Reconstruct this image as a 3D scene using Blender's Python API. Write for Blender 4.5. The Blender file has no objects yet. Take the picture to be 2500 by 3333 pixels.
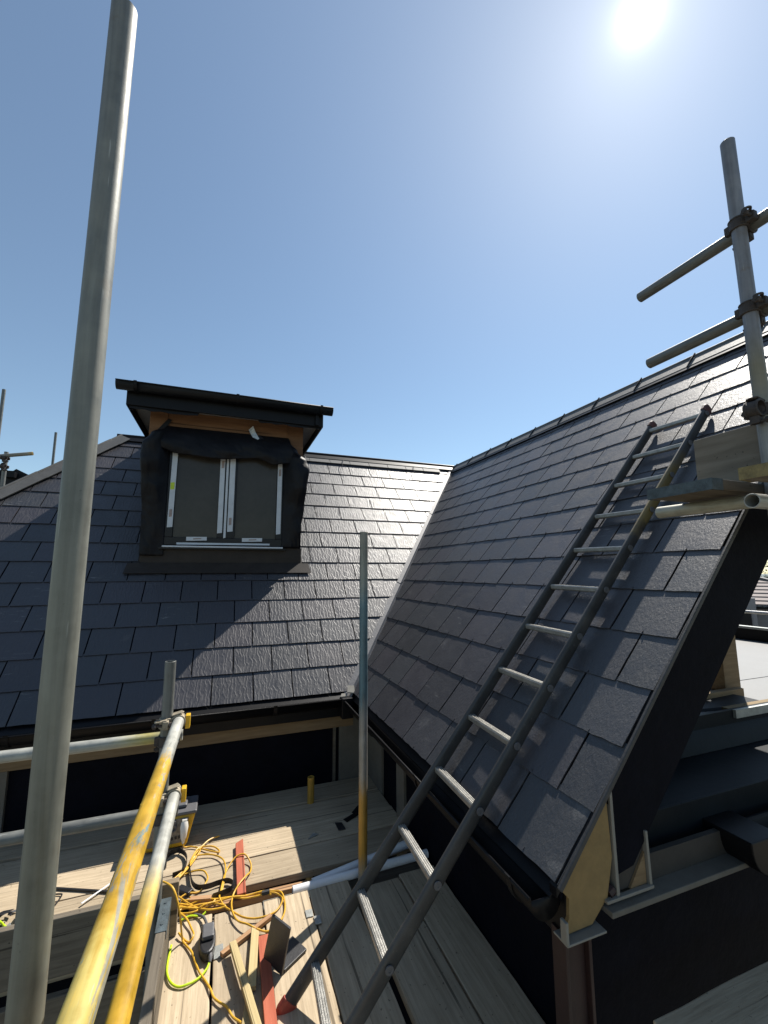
import bpy, bmesh, math, random
from mathutils import Vector, Matrix, noise as mnoise
rnd = random.Random(7)
R = math.radians
sc = bpy.context.scene
COL = sc.collection

# ------------------------------------------------------------------ camera
CAM = Vector((0.0, 0.0, 1.65))
YAW, PITCH, ROLL = R(20.49), R(7.99), R(-0.20)
fwd = Vector((math.sin(YAW)*math.cos(PITCH), math.cos(YAW)*math.cos(PITCH), math.sin(PITCH)))
rgt = Vector((math.cos(YAW), -math.sin(YAW), 0))
upv = rgt.cross(fwd)
rr = rgt*math.cos(ROLL) + upv*math.sin(ROLL)
uu = -rgt*math.sin(ROLL) + upv*math.cos(ROLL)
cam = bpy.data.cameras.new('camera')
cam.sensor_fit = 'HORIZONTAL'
cam.sensor_width = 36.0
cam.lens = 36.0*1378.5/2500.0
cam.clip_start = 0.02
cam.clip_end = 4000
co = bpy.data.objects.new('camera', cam)
COL.objects.link(co)
co.matrix_world = Matrix(((rr.x, uu.x, -fwd.x, CAM.x), (rr.y, uu.y, -fwd.y, CAM.y), (rr.z, uu.z, -fwd.z, CAM.z), (0, 0, 0, 1)))
sc.camera = co

# ------------------------------------------------------------------ sun, sky, exposure
SUN = Vector((1.0, 0.655, 1.51)).normalized()
EL = math.asin(SUN.z)
AZ = math.atan2(SUN.x, SUN.y)
sl = bpy.data.lights.new('sun', 'SUN')
sl.energy = 5.0
sl.angle = R(0.53)
sl.color = (1.0, 0.945, 0.86)
so = bpy.data.objects.new('sun', sl)
so.rotation_mode = 'QUATERNION'
so.rotation_quaternion = SUN.to_track_quat('Z', 'Y')
so.location = SUN*60
COL.objects.link(so)

w = bpy.data.worlds.new('World')
sc.world = w
w.use_nodes = True
nt = w.node_tree
nt.nodes.clear()
wo = nt.nodes.new('ShaderNodeOutputWorld')
bg = nt.nodes.new('ShaderNodeBackground')
sky = nt.nodes.new('ShaderNodeTexSky')
sky.sky_type = 'NISHITA'
sky.sun_disc = False
sky.sun_elevation = EL
sky.sun_rotation = AZ
sky.altitude = 50
sky.air_density = 1.0
sky.dust_density = 0.15
sky.ozone_density = 1.2
# aureole of the sun in the hazy air: brightness falls off with the angle from the sun
tc = nt.nodes.new('ShaderNodeTexCoord')
dot = nt.nodes.new('ShaderNodeVectorMath'); dot.operation = 'DOT_PRODUCT'
nrm = nt.nodes.new('ShaderNodeVectorMath'); nrm.operation = 'NORMALIZE'
nt.links.new(tc.outputs['Generated'], nrm.inputs[0])
nt.links.new(nrm.outputs[0], dot.inputs[0])
dot.inputs[1].default_value = SUN
mx = nt.nodes.new('ShaderNodeMath'); mx.operation = 'MAXIMUM'; mx.inputs[1].default_value = 0.0
nt.links.new(dot.outputs['Value'], mx.inputs[0])
acc = None
for p, a in ((5000, 7.0), (1500, 2.5), (260, 1.0), (50, .6), (9, 1.0)):
    pw = nt.nodes.new('ShaderNodeMath'); pw.operation = 'POWER'; pw.inputs[1].default_value = p
    nt.links.new(mx.outputs[0], pw.inputs[0])
    ml = nt.nodes.new('ShaderNodeMath'); ml.operation = 'MULTIPLY'; ml.inputs[1].default_value = a
    nt.links.new(pw.outputs[0], ml.inputs[0])
    if acc is None:
        acc = ml
    else:
        ad = nt.nodes.new('ShaderNodeMath'); ad.operation = 'ADD'
        nt.links.new(acc.outputs[0], ad.inputs[0]); nt.links.new(ml.outputs[0], ad.inputs[1])
        acc = ad
gl = nt.nodes.new('ShaderNodeVectorMath'); gl.operation = 'SCALE'
gl.inputs[0].default_value = (1.0, 0.99, 0.97)
nt.links.new(acc.outputs[0], gl.inputs['Scale'])
av = nt.nodes.new('ShaderNodeVectorMath'); av.operation = 'ADD'
tn = nt.nodes.new('ShaderNodeVectorMath'); tn.operation = 'MULTIPLY'; tn.inputs[1].default_value = (.96, 1.03, 1.0)
nt.links.new(sky.outputs[0], tn.inputs[0])
nt.links.new(tn.outputs[0], av.inputs[0]); nt.links.new(gl.outputs[0], av.inputs[1])
hz = nt.nodes.new('ShaderNodeVectorMath'); hz.operation = 'ADD'; hz.inputs[1].default_value = (0.34, 0.37, 0.38)
nt.links.new(av.outputs[0], hz.inputs[0]); nt.links.new(hz.outputs[0], bg.inputs['Color'])
bg.inputs['Strength'].default_value = 0.085
nt.links.new(bg.outputs[0], wo.inputs['Surface'])

sc.view_settings.view_transform = 'Standard'
sc.view_settings.look = 'None'
sc.view_settings.gamma = 1.0
sc.view_settings.use_curve_mapping = False
sc.view_settings.exposure = 0.6
sc.cycles.max_bounces = 6

# ------------------------------------------------------------------ helpers: mesh
class MB:
    def __init__(s):
        s.v = []; s.f = []
    def add(s, vs, fs):
        b = len(s.v)
        s.v += [Vector(p) for p in vs]
        s.f += [[b+i for i in f] for f in fs]
    def box(s, x0, x1, y0, y1, z0, z1):
        s.add([(x0,y0,z0),(x1,y0,z0),(x1,y1,z0),(x0,y1,z0),(x0,y0,z1),(x1,y0,z1),(x1,y1,z1),(x0,y1,z1)],
              [(0,3,2,1),(4,5,6,7),(0,1,5,4),(1,2,6,5),(2,3,7,6),(3,0,4,7)])
        return s
    def obox(s, c, ax, ay, az, hx, hy, hz):
        c = Vector(c); ax = Vector(ax)*hx; ay = Vector(ay)*hy; az = Vector(az)*hz
        s.add([c-ax-ay-az, c+ax-ay-az, c+ax+ay-az, c-ax+ay-az, c-ax-ay+az, c+ax-ay+az, c+ax+ay+az, c-ax+ay+az],
              [(0,3,2,1),(4,5,6,7),(0,1,5,4),(1,2,6,5),(2,3,7,6),(3,0,4,7)])
        return s
    def bar(s, p0, p1, wd, th, up=(0,0,1)):
        p0 = Vector(p0); p1 = Vector(p1); d = (p1-p0); L = d.length; d.normalize()
        up = Vector(up); sd = d.cross(up).normalized(); u2 = sd.cross(d)
        return s.obox((p0+p1)/2, d, sd, u2, L/2, wd/2, th/2)
    def prism(s, pts, ext):
        # polygon pts (3d, planar) extruded by the vector ext
        n = len(pts); ext = Vector(ext); pts = [Vector(p) for p in pts]
        nn = Vector((0,0,0))
        for i in range(n):
            nn += pts[i].cross(pts[(i+1) % n])
        if nn.dot(ext) > 0: pts.reverse()
        s.add(pts + [p+ext for p in pts], [list(range(n)), [n+i for i in reversed(range(n))]] +
              [[i, n+i, n+(i+1) % n, (i+1) % n][::1] for i in range(n)])
        return s
    def tube(s, path, r, seg=10, cap=True, closed=False):
        path = [Vector(p) for p in path]; n = len(path)
        rad = r if isinstance(r, (list, tuple)) else [r]*n
        t0 = (path[1]-path[0]).normalized()
        ref = Vector((0,0,1)) if abs(t0.z) < .9 else Vector((1,0,0))
        a = t0.cross(ref).normalized()
        rings = []
        for i, p in enumerate(path):
            t = (path[min(i+1, n-1)]-path[max(i-1, 0)])
            if t.length < 1e-9: t = t0
            t.normalize()
            a = (a - t*a.dot(t)).normalized(); b = t.cross(a)
            rings.append([p + (a*math.cos(2*math.pi*k/seg)+b*math.sin(2*math.pi*k/seg))*rad[i] for k in range(seg)])
        vs = [q for rg in rings for q in rg]
        fs = [[i*seg+k, i*seg+(k+1) % seg, (i+1)*seg+(k+1) % seg, (i+1)*seg+k] for i in range(n-1) for k in range(seg)]
        if cap:
            fs.append(list(reversed(range(seg)))); fs.append([(n-1)*seg+k for k in range(seg)])
        s.add(vs, fs)
        return s
    def cyl(s, p0, p1, r0, r1=None, seg=16):
        return s.tube([p0, p1], [r0, r0 if r1 is None else r1], seg)
    def hollow(s, p0, p1, ro, ri, seg=28, nlen=1):
        p0 = Vector(p0); p1 = Vector(p1); d = (p1-p0).normalized()
        ref = Vector((0,0,1)) if abs(d.z) < .9 else Vector((1,0,0))
        a = d.cross(ref).normalized(); b = d.cross(a)
        rings = []
        def ring(p, r): return [p+(a*math.cos(2*math.pi*k/seg)+b*math.sin(2*math.pi*k/seg))*r for k in range(seg)]
        seq = []
        ch = (ro-ri)*.3
        seq.append(ring(p0, ri)); seq.append(ring(p0, ro-ch)); seq.append(ring(p0+d*ch, ro))
        for i in range(1, nlen): seq.append(ring(p0.lerp(p1, i/nlen), ro))
        seq.append(ring(p1-d*ch, ro)); seq.append(ring(p1, ro-ch)); seq.append(ring(p1, ri))
        n = len(seq)
        vs = [q for rg in seq for q in rg]
        fs = [[((i+1) % n)*seg+k, ((i+1) % n)*seg+(k+1) % seg, i*seg+(k+1) % seg, i*seg+k] for i in range(n) for k in range(seg)]
        s.add(vs, fs)
        return s
    def ring(s, c, axis, ri, ro, h, seg=24, a0=0.0, a1=2*math.pi):
        c = Vector(c); d = Vector(axis).normalized()
        ref = Vector((0,0,1)) if abs(d.z) < .9 else Vector((1,0,0))
        a = d.cross(ref).normalized(); b = d.cross(a)
        full = abs(a1-a0-2*math.pi) < 1e-6
        m = seg if full else seg+1
        vs = []
        for k in range(m):
            th = a0+(a1-a0)*k/seg
            e = a*math.cos(th)+b*math.sin(th)
            vs += [c+e*ri-d*h/2, c+e*ro-d*h*.5, c+e*ro+d*h*.5, c+e*ri+d*h/2]
        fs = []
        for k in range(seg):
            i = 4*k; j = 4*((k+1) % m)
            for q in range(4):
                fs.append([i+q, i+(q+1) % 4, j+(q+1) % 4, j+q])
        if not full:
            fs.append([3,2,1,0]); i = 4*seg; fs.append([i,i+1,i+2,i+3])
        s.add(vs, fs)
        return s
    def grid(s, fn, nu, nv):
        vs = [fn(i/nu, j/nv) for j in range(nv+1) for i in range(nu+1)]
        s.add(vs, [[j*(nu+1)+i, j*(nu+1)+i+1, (j+1)*(nu+1)+i+1, (j+1)*(nu+1)+i] for j in range(nv) for i in range(nu)])
        return s
    def build(s, name, mat, parent=None, loc=None, bevel=0.0, smooth=False, solid=0.0, fix=True):
        off = Vector(loc) if loc is not None else (Vector(parent['_o']) if parent is not None and '_o' in parent else Vector((0,0,0)))
        me = bpy.data.meshes.new(name)
        me.from_pydata([tuple(p-off) for p in s.v], [], s.f)
        if fix:
            bm = bmesh.new(); bm.from_mesh(me)
            bmesh.ops.recalc_face_normals(bm, faces=bm.faces)
            bm.to_mesh(me); bm.free()
        me.materials.append(mat)
        o = bpy.data.objects.new(name, me)
        COL.objects.link(o)
        if parent is not None: o.parent = parent
        if loc is not None: o.location = loc
        if smooth:
            me.shade_smooth()
            md = o.modifiers.new('edges', 'EDGE_SPLIT'); md.split_angle = R(40)
        if solid:
            md = o.modifiers.new('thickness', 'SOLIDIFY'); md.thickness = solid; md.offset = 0
        if bevel:
            md = o.modifiers.new('bevel', 'BEVEL'); md.width = bevel; md.segments = 2; md.limit_method = 'ANGLE'; md.angle_limit = R(35)
        return o

def tag(o, label=None, cat=None, group=None, kind=None):
    if label: o['label'] = label
    if cat: o['category'] = cat
    if group: o['group'] = group
    if kind: o['kind'] = kind
    return o
ROOTS = []
def thing(name, label, cat, loc=(0,0,0), group=None):
    o = bpy.data.objects.new(name, None)
    o.empty_display_size = .1
    COL.objects.link(o)
    o.location = loc
    o['_o'] = tuple(loc)
    ROOTS.append(o)
    return tag(o, label, cat, group)
def sub(parent):
    # a part's own sub-parts share its frame: part meshes sit at the thing's origin
    parent['_o'] = tuple(parent.parent['_o']) if parent.parent is not None else tuple(parent.location)
    ROOTS.append(parent)
    return parent
def spline(pts, n=6):
    pts = [Vector(p) for p in pts]; out = []
    for i in range(len(pts)-1):
        p0 = pts[max(i-1, 0)]; p1 = pts[i]; p2 = pts[i+1]; p3 = pts[min(i+2, len(pts)-1)]
        for k in range(n):
            t = k/n
            out.append(.5*((2*p1)+(p2-p0)*t+(2*p0-5*p1+4*p2-p3)*t*t+(3*p1-p0-3*p2+p3)*t**3))
    out.append(pts[-1])
    return out

# ------------------------------------------------------------------ helpers: materials
class NT:
    def __init__(s, name):
        s.m = bpy.data.materials.new(name); s.m.use_nodes = True
        s.t = s.m.node_tree
        s.b = s.t.nodes['Principled BSDF']
    def n(s, typ, **kw):
        nd = s.t.nodes.new('ShaderNode'+typ)
        for k, v in kw.items():
            if k.startswith('i_'):
                nd.inputs[k[2:].replace('_', ' ')].default_value = v
            else:
                setattr(nd, k, v)
        return nd
    def l(s, a, b): s.t.links.new(a, b)
    def coords(s, scale=(1,1,1), src='Object', loc=(0,0,0)):
        tcn = s.n('TexCoord'); mp = s.n('Mapping')
        mp.inputs['Scale'].default_value = scale
        mp.inputs['Location'].default_value = loc
        s.l(tcn.outputs[src], mp.inputs['Vector'])
        return mp.outputs[0]
    def noise(s, vec, scale=5, detail=5, rough=.55, dist=0.0):
        nn = s.n('TexNoise'); nn.inputs['Scale'].default_value = scale; nn.inputs['Detail'].default_value = detail
        nn.inputs['Roughness'].default_value = rough; nn.inputs['Distortion'].default_value = dist
        s.l(vec, nn.inputs['Vector'])
        return nn.outputs['Fac']
    def ramp(s, fac, stops, interp='LINEAR'):
        rp = s.n('ValToRGB'); cr = rp.color_ramp; cr.interpolation = interp
        while len(cr.elements) < len(stops): cr.elements.new(.5)
        for e, (p, c) in zip(cr.elements, stops):
            e.position = p; e.color = (c[0], c[1], c[2], 1) if not isinstance(c, (int, float)) else (c, c, c, 1)
        s.l(fac, rp.inputs['Fac'])
        return rp.outputs['Color']
    def mix(s, fac, a, b, mode='MIX'):
        mxn = s.n('Mix', data_type='RGBA', blend_type=mode)
        for sock, val in ((0, fac), (6, a), (7, b)):
            if hasattr(val, 'links') or isinstance(val, bpy.types.NodeSocket): s.l(val, mxn.inputs[sock])
            elif sock == 0: mxn.inputs[0].default_value = val
            else: mxn.inputs[sock].default_value = (val[0], val[1], val[2], 1)
        return mxn.outputs[2]
    def math(s, op, a, b=0.0):
        mn = s.n('Math', operation=op)
        for i, val in enumerate((a, b)):
            if isinstance(val, bpy.types.NodeSocket): s.l(val, mn.inputs[i])
            else: mn.inputs[i].default_value = val
        return mn.outputs[0]
    def bump(s, h, strength=.3, dist=.01):
        bn = s.n('Bump'); bn.inputs['Strength'].default_value = strength; bn.inputs['Distance'].default_value = dist
        s.l(h, bn.inputs['Height']); s.l(bn.outputs[0], s.b.inputs['Normal'])
    def set(s, **kw):
        for k, v in kw.items():
            k = k.replace('_', ' ')
            if isinstance(v, bpy.types.NodeSocket): s.l(v, s.b.inputs[k])
            elif k == 'Base Color': s.b.inputs[k].default_value = (v[0], v[1], v[2], 1)
            else: s.b.inputs[k].default_value = v
        return s

def m_plain(name, c, rough=.6, var=.25, scale=9, bump=.15, metal=0.0, spec=.5, bdist=.004):
    t = NT(name); v = t.coords()
    f = t.noise(v, scale, 6, .6)
    f2 = t.noise(v, scale*7, 4, .6)
    k = t.math('ADD', t.math('MULTIPLY', f, .7), t.math('MULTIPLY', f2, .3))
    c0 = [x*(1-var) for x in c]; c1 = [min(1, x*(1+var)) for x in c]
    t.set(Base_Color=t.ramp(k, [(.3, c0), (.7, c1)]), Roughness=rough, Metallic=metal, Specular_IOR_Level=spec)
    t.bump(f2, bump, bdist)
    return t.m

def m_wood(name, dark, light, grain=26, rough=.78, specks=True, var=.3, split=True):
    t = NT(name)
    oi = t.n('ObjectInfo')
    tcn = t.n('TexCoord')
    ad = t.n('VectorMath', operation='ADD')
    sc_ = t.n('VectorMath', operation='SCALE'); sc_.inputs['Scale'].default_value = 37.0
    cmb = t.n('CombineXYZ'); t.l(oi.outputs['Random'], cmb.inputs[0]); t.l(oi.outputs['Random'], cmb.inputs[1])
    t.l(cmb.outputs[0], sc_.inputs[0]); t.l(tcn.outputs['Object'], ad.inputs[0]); t.l(sc_.outputs[0], ad.inputs[1])
    mp = t.n('Mapping'); mp.inputs['Scale'].default_value = (1.6, grain, grain); t.l(ad.outputs[0], mp.inputs['Vector'])
    g = t.noise(mp.outputs[0], 2.2, 8, .62, .5)
    col = t.ramp(g, [(.25, dark), (.48, [(a+b)/2 for a, b in zip(dark, light)]), (.72, light)])
    big = t.noise(ad.outputs[0], 3.2, 5, .6)
    col = t.mix(t.ramp(big, [(.45, 0.0), (.85, .40)]), col, [x*.55 for x in dark], 'MIX') if specks else col
    if split:
        mp2 = t.n('Mapping'); mp2.inputs['Scale'].default_value = (.55, 34, 34); t.l(ad.outputs[0], mp2.inputs['Vector'])
        cr = t.noise(mp2.outputs[0], 1.0, 3, .5, .3)
        crk = t.ramp(cr, [(.31, 1.0), (.345, 0.0)])
        col = t.mix(t.math('MULTIPLY', crk, .75), col, [x*.25 for x in dark])
    if specks:
        sp = t.noise(ad.outputs[0], 55, 3, .6)
        spm = t.ramp(sp, [(.66, 0.0), (.71, .75)])
        col = t.mix(spm, col, [x*.3 for x in dark])
    br = t.n('MapRange'); t.l(oi.outputs['Random'], br.inputs[0]); br.inputs[3].default_value = 1-var*.6; br.inputs[4].default_value = 1+var*.4
    cs = t.n('VectorMath', operation='SCALE'); t.l(col, cs.inputs[0]); t.l(br.outputs[0], cs.inputs['Scale'])
    t.set(Base_Color=cs.outputs[0], Roughness=rough, Specular_IOR_Level=.25)
    t.bump(g, .35, .004)
    return t.m

def m_tube(name, length, stops, metal=.25, rough=.5, wob=.08, chips=None):
    # steel tube along its local z: stops = [(metres from the lower end, colour)]
    t = NT(name)
    tcn = t.n('TexCoord')
    sx = t.n('SeparateXYZ'); t.l(tcn.outputs['Object'], sx.inputs[0])
    mp = t.n('Mapping'); mp.inputs['Scale'].default_value = (38, 38, 2.2); t.l(tcn.outputs['Object'], mp.inputs['Vector'])
    st = t.noise(mp.outputs[0], 1.0, 6, .6, .4)
    pt = t.noise(tcn.outputs['Object'], 14, 6, .65)
    fine = t.noise(tcn.outputs['Object'], 120, 4, .6)
    z = t.math('DIVIDE', sx.outputs['Z'], length)
    z = t.math('ADD', z, t.math('MULTIPLY', t.math('SUBTRACT', st, .5), wob*2/length))
    z = t.math('ADD', z, t.math('MULTIPLY', t.math('SUBTRACT', pt, .5), wob/length))
    col = t.ramp(z, [(max(0, min(1, a/length)), c) for a, c in stops])
    if chips:
        mpc = t.n('Mapping'); mpc.inputs['Scale'].default_value = (16, 16, 2.6); t.l(tcn.outputs['Object'], mpc.inputs['Vector'])
        cn = t.noise(mpc.outputs[0], 1.0, 8, .68, .8)
        col = t.mix(t.ramp(cn, [(.545, 0.0), (.575, .9)]), col, (.25, .25, .215))
        mpb = t.n('Mapping'); mpb.inputs['Scale'].default_value = (20, 20, 3.5); mpb.inputs['Location'].default_value = (3, 5, 7); t.l(tcn.outputs['Object'], mpb.inputs['Vector'])
        bn = t.noise(mpb.outputs[0], 1.0, 8, .68, .8)
        col = t.mix(t.ramp(bn, [(.60, 0.0), (.63, .85)]), col, (.12, .24, .28))
    dent = t.noise(tcn.outputs['Object'], 45, 3, .5)
    k = t.math('ADD', t.math('MULTIPLY', st, .6), t.math('MULTIPLY', pt, .4))
    sh = t.ramp(k, [(.3, .45), (.5, .92), (.7, 1.35)])
    rs_ = t.noise(tcn.outputs['Object'], 6.5, 6, .7, .5)
    col = t.mix(t.ramp(rs_, [(.60, 0.0), (.74, .45)]), col, (.16, .105, .055))
    scz = t.n('Mapping'); scz.inputs['Scale'].default_value = (150, 150, 9); scz.inputs['Rotation'].default_value = (.25, .1, 0); t.l(tcn.outputs['Object'], scz.inputs['Vector'])
    col = t.mix(t.ramp(t.noise(scz.outputs[0], 1.0, 3, .5), [(.68, 0.0), (.72, .5)]), col, (.38, .38, .35))
    col = t.mix(1.0, col, sh, 'MULTIPLY')
    spk = t.ramp(fine, [(.68, 0.0), (.75, .55)])
    col = t.mix(spk, col, (.07, .065, .055))
    t.set(Base_Color=col, Roughness=t.ramp(pt, [(.3, rough-.1), (.7, rough+.15)]), Metallic=metal)
    t.bump(t.math('ADD', t.math('MULTIPLY', st, .7), t.math('MULTIPLY', fine, .3)), .18, .002)
    return t.m

def m_slate(name, base, ripple=(30, 7), bstr=.5, rough=.42, tonevar=.5, spec=.55, stain=.25, waves=False):
    t = NT(name)
    uvn = t.n('UVMap'); uvn.uv_map = 'UVMap'
    mp = t.n('Mapping'); mp.inputs['Scale'].default_value = (ripple[0], ripple[1], 1); t.l(uvn.outputs[0], mp.inputs['Vector'])
    rp = t.noise(mp.outputs[0], 1.0, 2, .5, .5)
    if waves:
        wv = t.n('TexWave', wave_type='BANDS', bands_direction='X'); wm = t.n('Mapping'); wm.inputs['Scale'].default_value = (1, .55, 1)
        t.l(uvn.outputs[0], wm.inputs['Vector']); t.l(wm.outputs[0], wv.inputs['Vector'])
        wv.inputs['Scale'].default_value = 11.0; wv.inputs['Distortion'].default_value = 9.0; wv.inputs['Detail'].default_value = 2.0; wv.inputs['Detail Scale'].default_value = 2.2
        rid = t.math('MULTIPLY', t.math('POWER', wv.outputs['Fac'], 2.0), .32)
    else:
        rid = t.math('MULTIPLY', t.noise(mp.outputs[0], 1.0, 4, .6, .3), .35)
    fine = t.noise(uvn.outputs[0], 160, 4, .65)
    med = t.noise(uvn.outputs[0], 9, 6, .65, .6)
    at = t.n('Attribute'); at.attribute_name = 'tone'
    sp = t.n('SeparateColor'); t.l(at.outputs['Color'], sp.inputs[0])
    mr = t.n('MapRange'); t.l(sp.outputs[0], mr.inputs[0]); mr.inputs[3].default_value = 1-tonevar*.5; mr.inputs[4].default_value = 1+tonevar*.5
    c = t.mix(sp.outputs[1], base, (base[0]*1.12, base[1]*.97, base[2]*1.02))
    sc_ = t.n('VectorMath', operation='SCALE'); t.l(c, sc_.inputs[0]); t.l(mr.outputs[0], sc_.inputs['Scale'])
    c = t.mix(t.ramp(med, [(.3, .0), (.62, .0), (.8, stain)]), sc_.outputs[0], (.22, .21, .20))
    scr = t.n('Mapping'); scr.inputs['Scale'].default_value = (9, 60, 1); scr.inputs['Rotation'].default_value = (0, 0, .5); t.l(uvn.outputs[0], scr.inputs['Vector'])
    sn = t.noise(scr.outputs[0], 1.0, 5, .6, .6)
    msk = t.ramp(t.noise(uvn.outputs[0], 1.7, 3, .5), [(.56, 0.0), (.68, 1.0)])
    sm = t.math('MULTIPLY', t.ramp(sn, [(.60, 0.0), (.68, .5)]), msk)
    c = t.mix(sm, c, (.30, .29, .27))
    dk = t.ramp(fine, [(.3, .75), (.7, 1.2)])
    c = t.mix(1.0, c, dk, 'MULTIPLY')
    t.set(Base_Color=c, Roughness=t.ramp(med, [(.3, rough-.06), (.7, rough+.1)]), Specular_IOR_Level=spec)
    h = t.math('ADD', t.math('MULTIPLY', rid, 1.0), t.math('MULTIPLY', fine, .10))
    t.bump(h, bstr, .012)
    return t.m

M = {}
M['slateA'] = m_slate('dark_slate_rippled', (.029, .030, .034), (36, 5), .26, .45, .4, .85, .2, True)
M['slateB'] = m_slate('dark_slate', (.032, .033, .036), (95, 45), .55, .48, .55, .95, .35)
M['ridge_grey'] = m_plain('grey_ridge_tile', (.085, .083, .078), .6, .25, 12, .3)
M['black'] = m_plain('black_plastic', (.005, .005, .006), .45, .3, 6, .08, spec=.2)
M['blackmat'] = m_plain('black_membrane', (.004, .0045, .008), .7, .4, 4, .25, spec=.06, bdist=.01)
M['felt'] = m_plain('black_felt', (.006, .006, .008), .5, .35, 7, .3, spec=.2, bdist=.006)
M['verge'] = m_plain('verge_edge', (.033, .033, .034), .55, .3, 14, .25)
M['lead'] = m_plain('lead_sheet', (.12, .12, .128), .55, .25, 8, .25, .1)
M['leaddark'] = m_plain('dark_flashing', (.030, .024, .020), .6, .3, 8, .25, spec=.25)
M['coat'] = m_plain('dark_coating', (.006, .009, .012), .55, .3, 5, .2, spec=.15)
M['timber'] = m_wood('orange_timber', (.125, .060, .028), (.21, .11, .055), 18, .7, False)
M['sawn'] = m_wood('sawn_timber', (.16, .105, .055), (.27, .19, .105), 20, .75, False)
M['ply'] = m_plain('ply_end', (.22, .145, .055), .75, .2, 10, .3)
M['pvc'] = m_plain('white_trim', (.19, .18, .155), .55, .15, 8, .1)
M['cement'] = m_plain('grey_board', (.040, .034, .028), .8, .2, 9, .2)
M['cementlt'] = m_plain('pale_board', (.12, .108, .088), .8, .2, 9, .2)
M['board'] = m_wood('scaffold_board', (.30, .235, .155), (.53, .43, .30), 34)
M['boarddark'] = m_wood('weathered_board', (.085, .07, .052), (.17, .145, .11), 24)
M['stubwood'] = m_wood('brown_stub', (.15, .115, .075), (.27, .21, .14), 24, .8, True)
M['tan'] = m_wood('tan_batten', (.36, .27, .13), (.52, .42, .22), 40, .75, False)
M['red'] = m_wood('red_batten', (.36, .085, .045), (.50, .15, .085), 30, .75, False)
M['brownbat'] = m_wood('brown_batten', (.30, .16, .08), (.46, .28, .15), 40, .75, False)
M['pipe'] = m_plain('white_pipe', (.72, .73, .74), .32, .08, 6, .03)
M['alu'] = m_plain('aluminium_rung', (.34, .33, .30), .40, .35, 30, .3, .6)
M['fibre'] = m_plain('grey_ladder_stile', (.065, .066, .066), .42, .4, 14, .25)
M['oldcap'] = m_plain('old_ladder_cap', (.085, .032, .026), .55, .4, 20, .3)
M['redplastic'] = m_plain('red_plastic', (.30, .055, .035), .5, .3, 15, .2)
M['glass'] = m_plain('dusty_pane', (.042, .037, .031), .24, .3, 3, .02, spec=.3)
M['upvc'] = m_plain('black_frame', (.006, .006, .008), .35, .2, 5, .03, spec=.3)
M['tape'] = m_plain('white_film', (.52, .55, .58), .5, .12, 12, .1)
M['ink'] = m_plain('faint_print', (.30, .24, .22), .6, .3, 60, .0)
M['sticker'] = m_plain('lime_sticker', (.50, .62, .03), .5, .1, 9, .0)
M['yellow'] = m_plain('yellow_plastic', (.62, .36, .015), .45, .25, 10, .15)
M['cable'] = m_plain('yellow_cable', (.62, .35, .03), .42, .15, 20, .05)
M['lime'] = m_plain('lime_cable', (.50, .70, .02), .38, .1, 20, .05)
M['rubber'] = m_plain('black_rubber', (.014, .014, .016), .45, .3, 10, .1)
M['greyrub'] = m_plain('grey_rubber', (.10, .10, .105), .5, .2, 10, .1)
M['panel'] = m_plain('worn_label', (.22, .19, .15), .6, .5, 60, .15)
M['white'] = m_plain('white_plug', (.70, .68, .62), .4, .1, 12, .05)
M['coupler'] = m_plain('dusty_coupler', (.30, .26, .19), .62, .35, 30, .4, .3)
M['rust'] = m_plain('rusty_coupler', (.060, .050, .045), .7, .4, 30, .5, .3)
M['steelred'] = m_plain('red_oxide_steel', (.026, .0105, .009), .6, .3, 10, .2)
M['bluepaint'] = m_plain('blue_band', (.055, .075, .085), .6, .6, 30, .3)
M['yellowband'] = m_plain('yellow_band', (.20, .155, .06), .6, .5, 30, .3)
M['galv'] = m_plain('galvanised_plate', (.34, .35, .33), .45, .25, 30, .2, .5)
M['flat'] = m_plain('pale_roof_sheet', (.165, .165, .162), .55, .07, 3, .05)
M['ground'] = m_plain('ground', (.16, .15, .12), .9, .35, .4, .2)
M['render'] = m_plain('grey_render', (.22, .215, .22), .85, .12, 2, .1)
M['farroof'] = m_plain('pinkish_tiles', (.22, .185, .17), .8, .12, 2, .1)
M['leaf'] = m_plain('leaves', (.07, .09, .035), .7, .45, 3, .0)
M['hill'] = m_plain('far_hill', (.10, .14, .15), .9, .25, .02, .0)
M['bark'] = m_plain('bark', (.10, .075, .055), .85, .3, 6, .3)
M['slatechip'] = m_plain('slate_offcut', (.026, .026, .028), .45, .3, 25, .3)
M['membr'] = m_plain('grey_mesh_soffit', (.34, .34, .34), .7, .4, 90, .6)
M['toeply'] = m_wood('grey_toe_ply', (.13, .11, .085), (.23, .20, .16), 12, .8, True)
M['print'] = m_plain('silver_tape', (.35, .38, .40), .3, .4, 40, .3, .4)

# ------------------------------------------------------------------ ground
g = MB(); g.add([(-600,-600,-5.6),(900,-600,-5.6),(900,900,-5.6),(-600,900,-5.6)], [(0,1,2,3)])
tag(g.build('ground', M['ground']), kind='structure')

# ------------------------------------------------------------------ roof geometry
TP = 1.095                                   # tan of the roof pitch
SL = math.sqrt(1+TP*TP)
EX, EY, EZ = 1.006, 3.45, .694               # inner eave corner
RX, RY, RZ = 3.36, 5.81, .694+TP*(5.81-3.45) # ridge lines
HX = -3.60                                   # eave of the hipped end
NA = Vector((0, -TP, 1)).normalized(); VA = Vector((0, 1, TP)).normalized(); UA = Vector((1, 0, 0))
NB = Vector((-TP, 0, 1)).normalized(); VB = Vector((1, 0, TP)).normalized(); UB = Vector((0, 1, 0))

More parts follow.
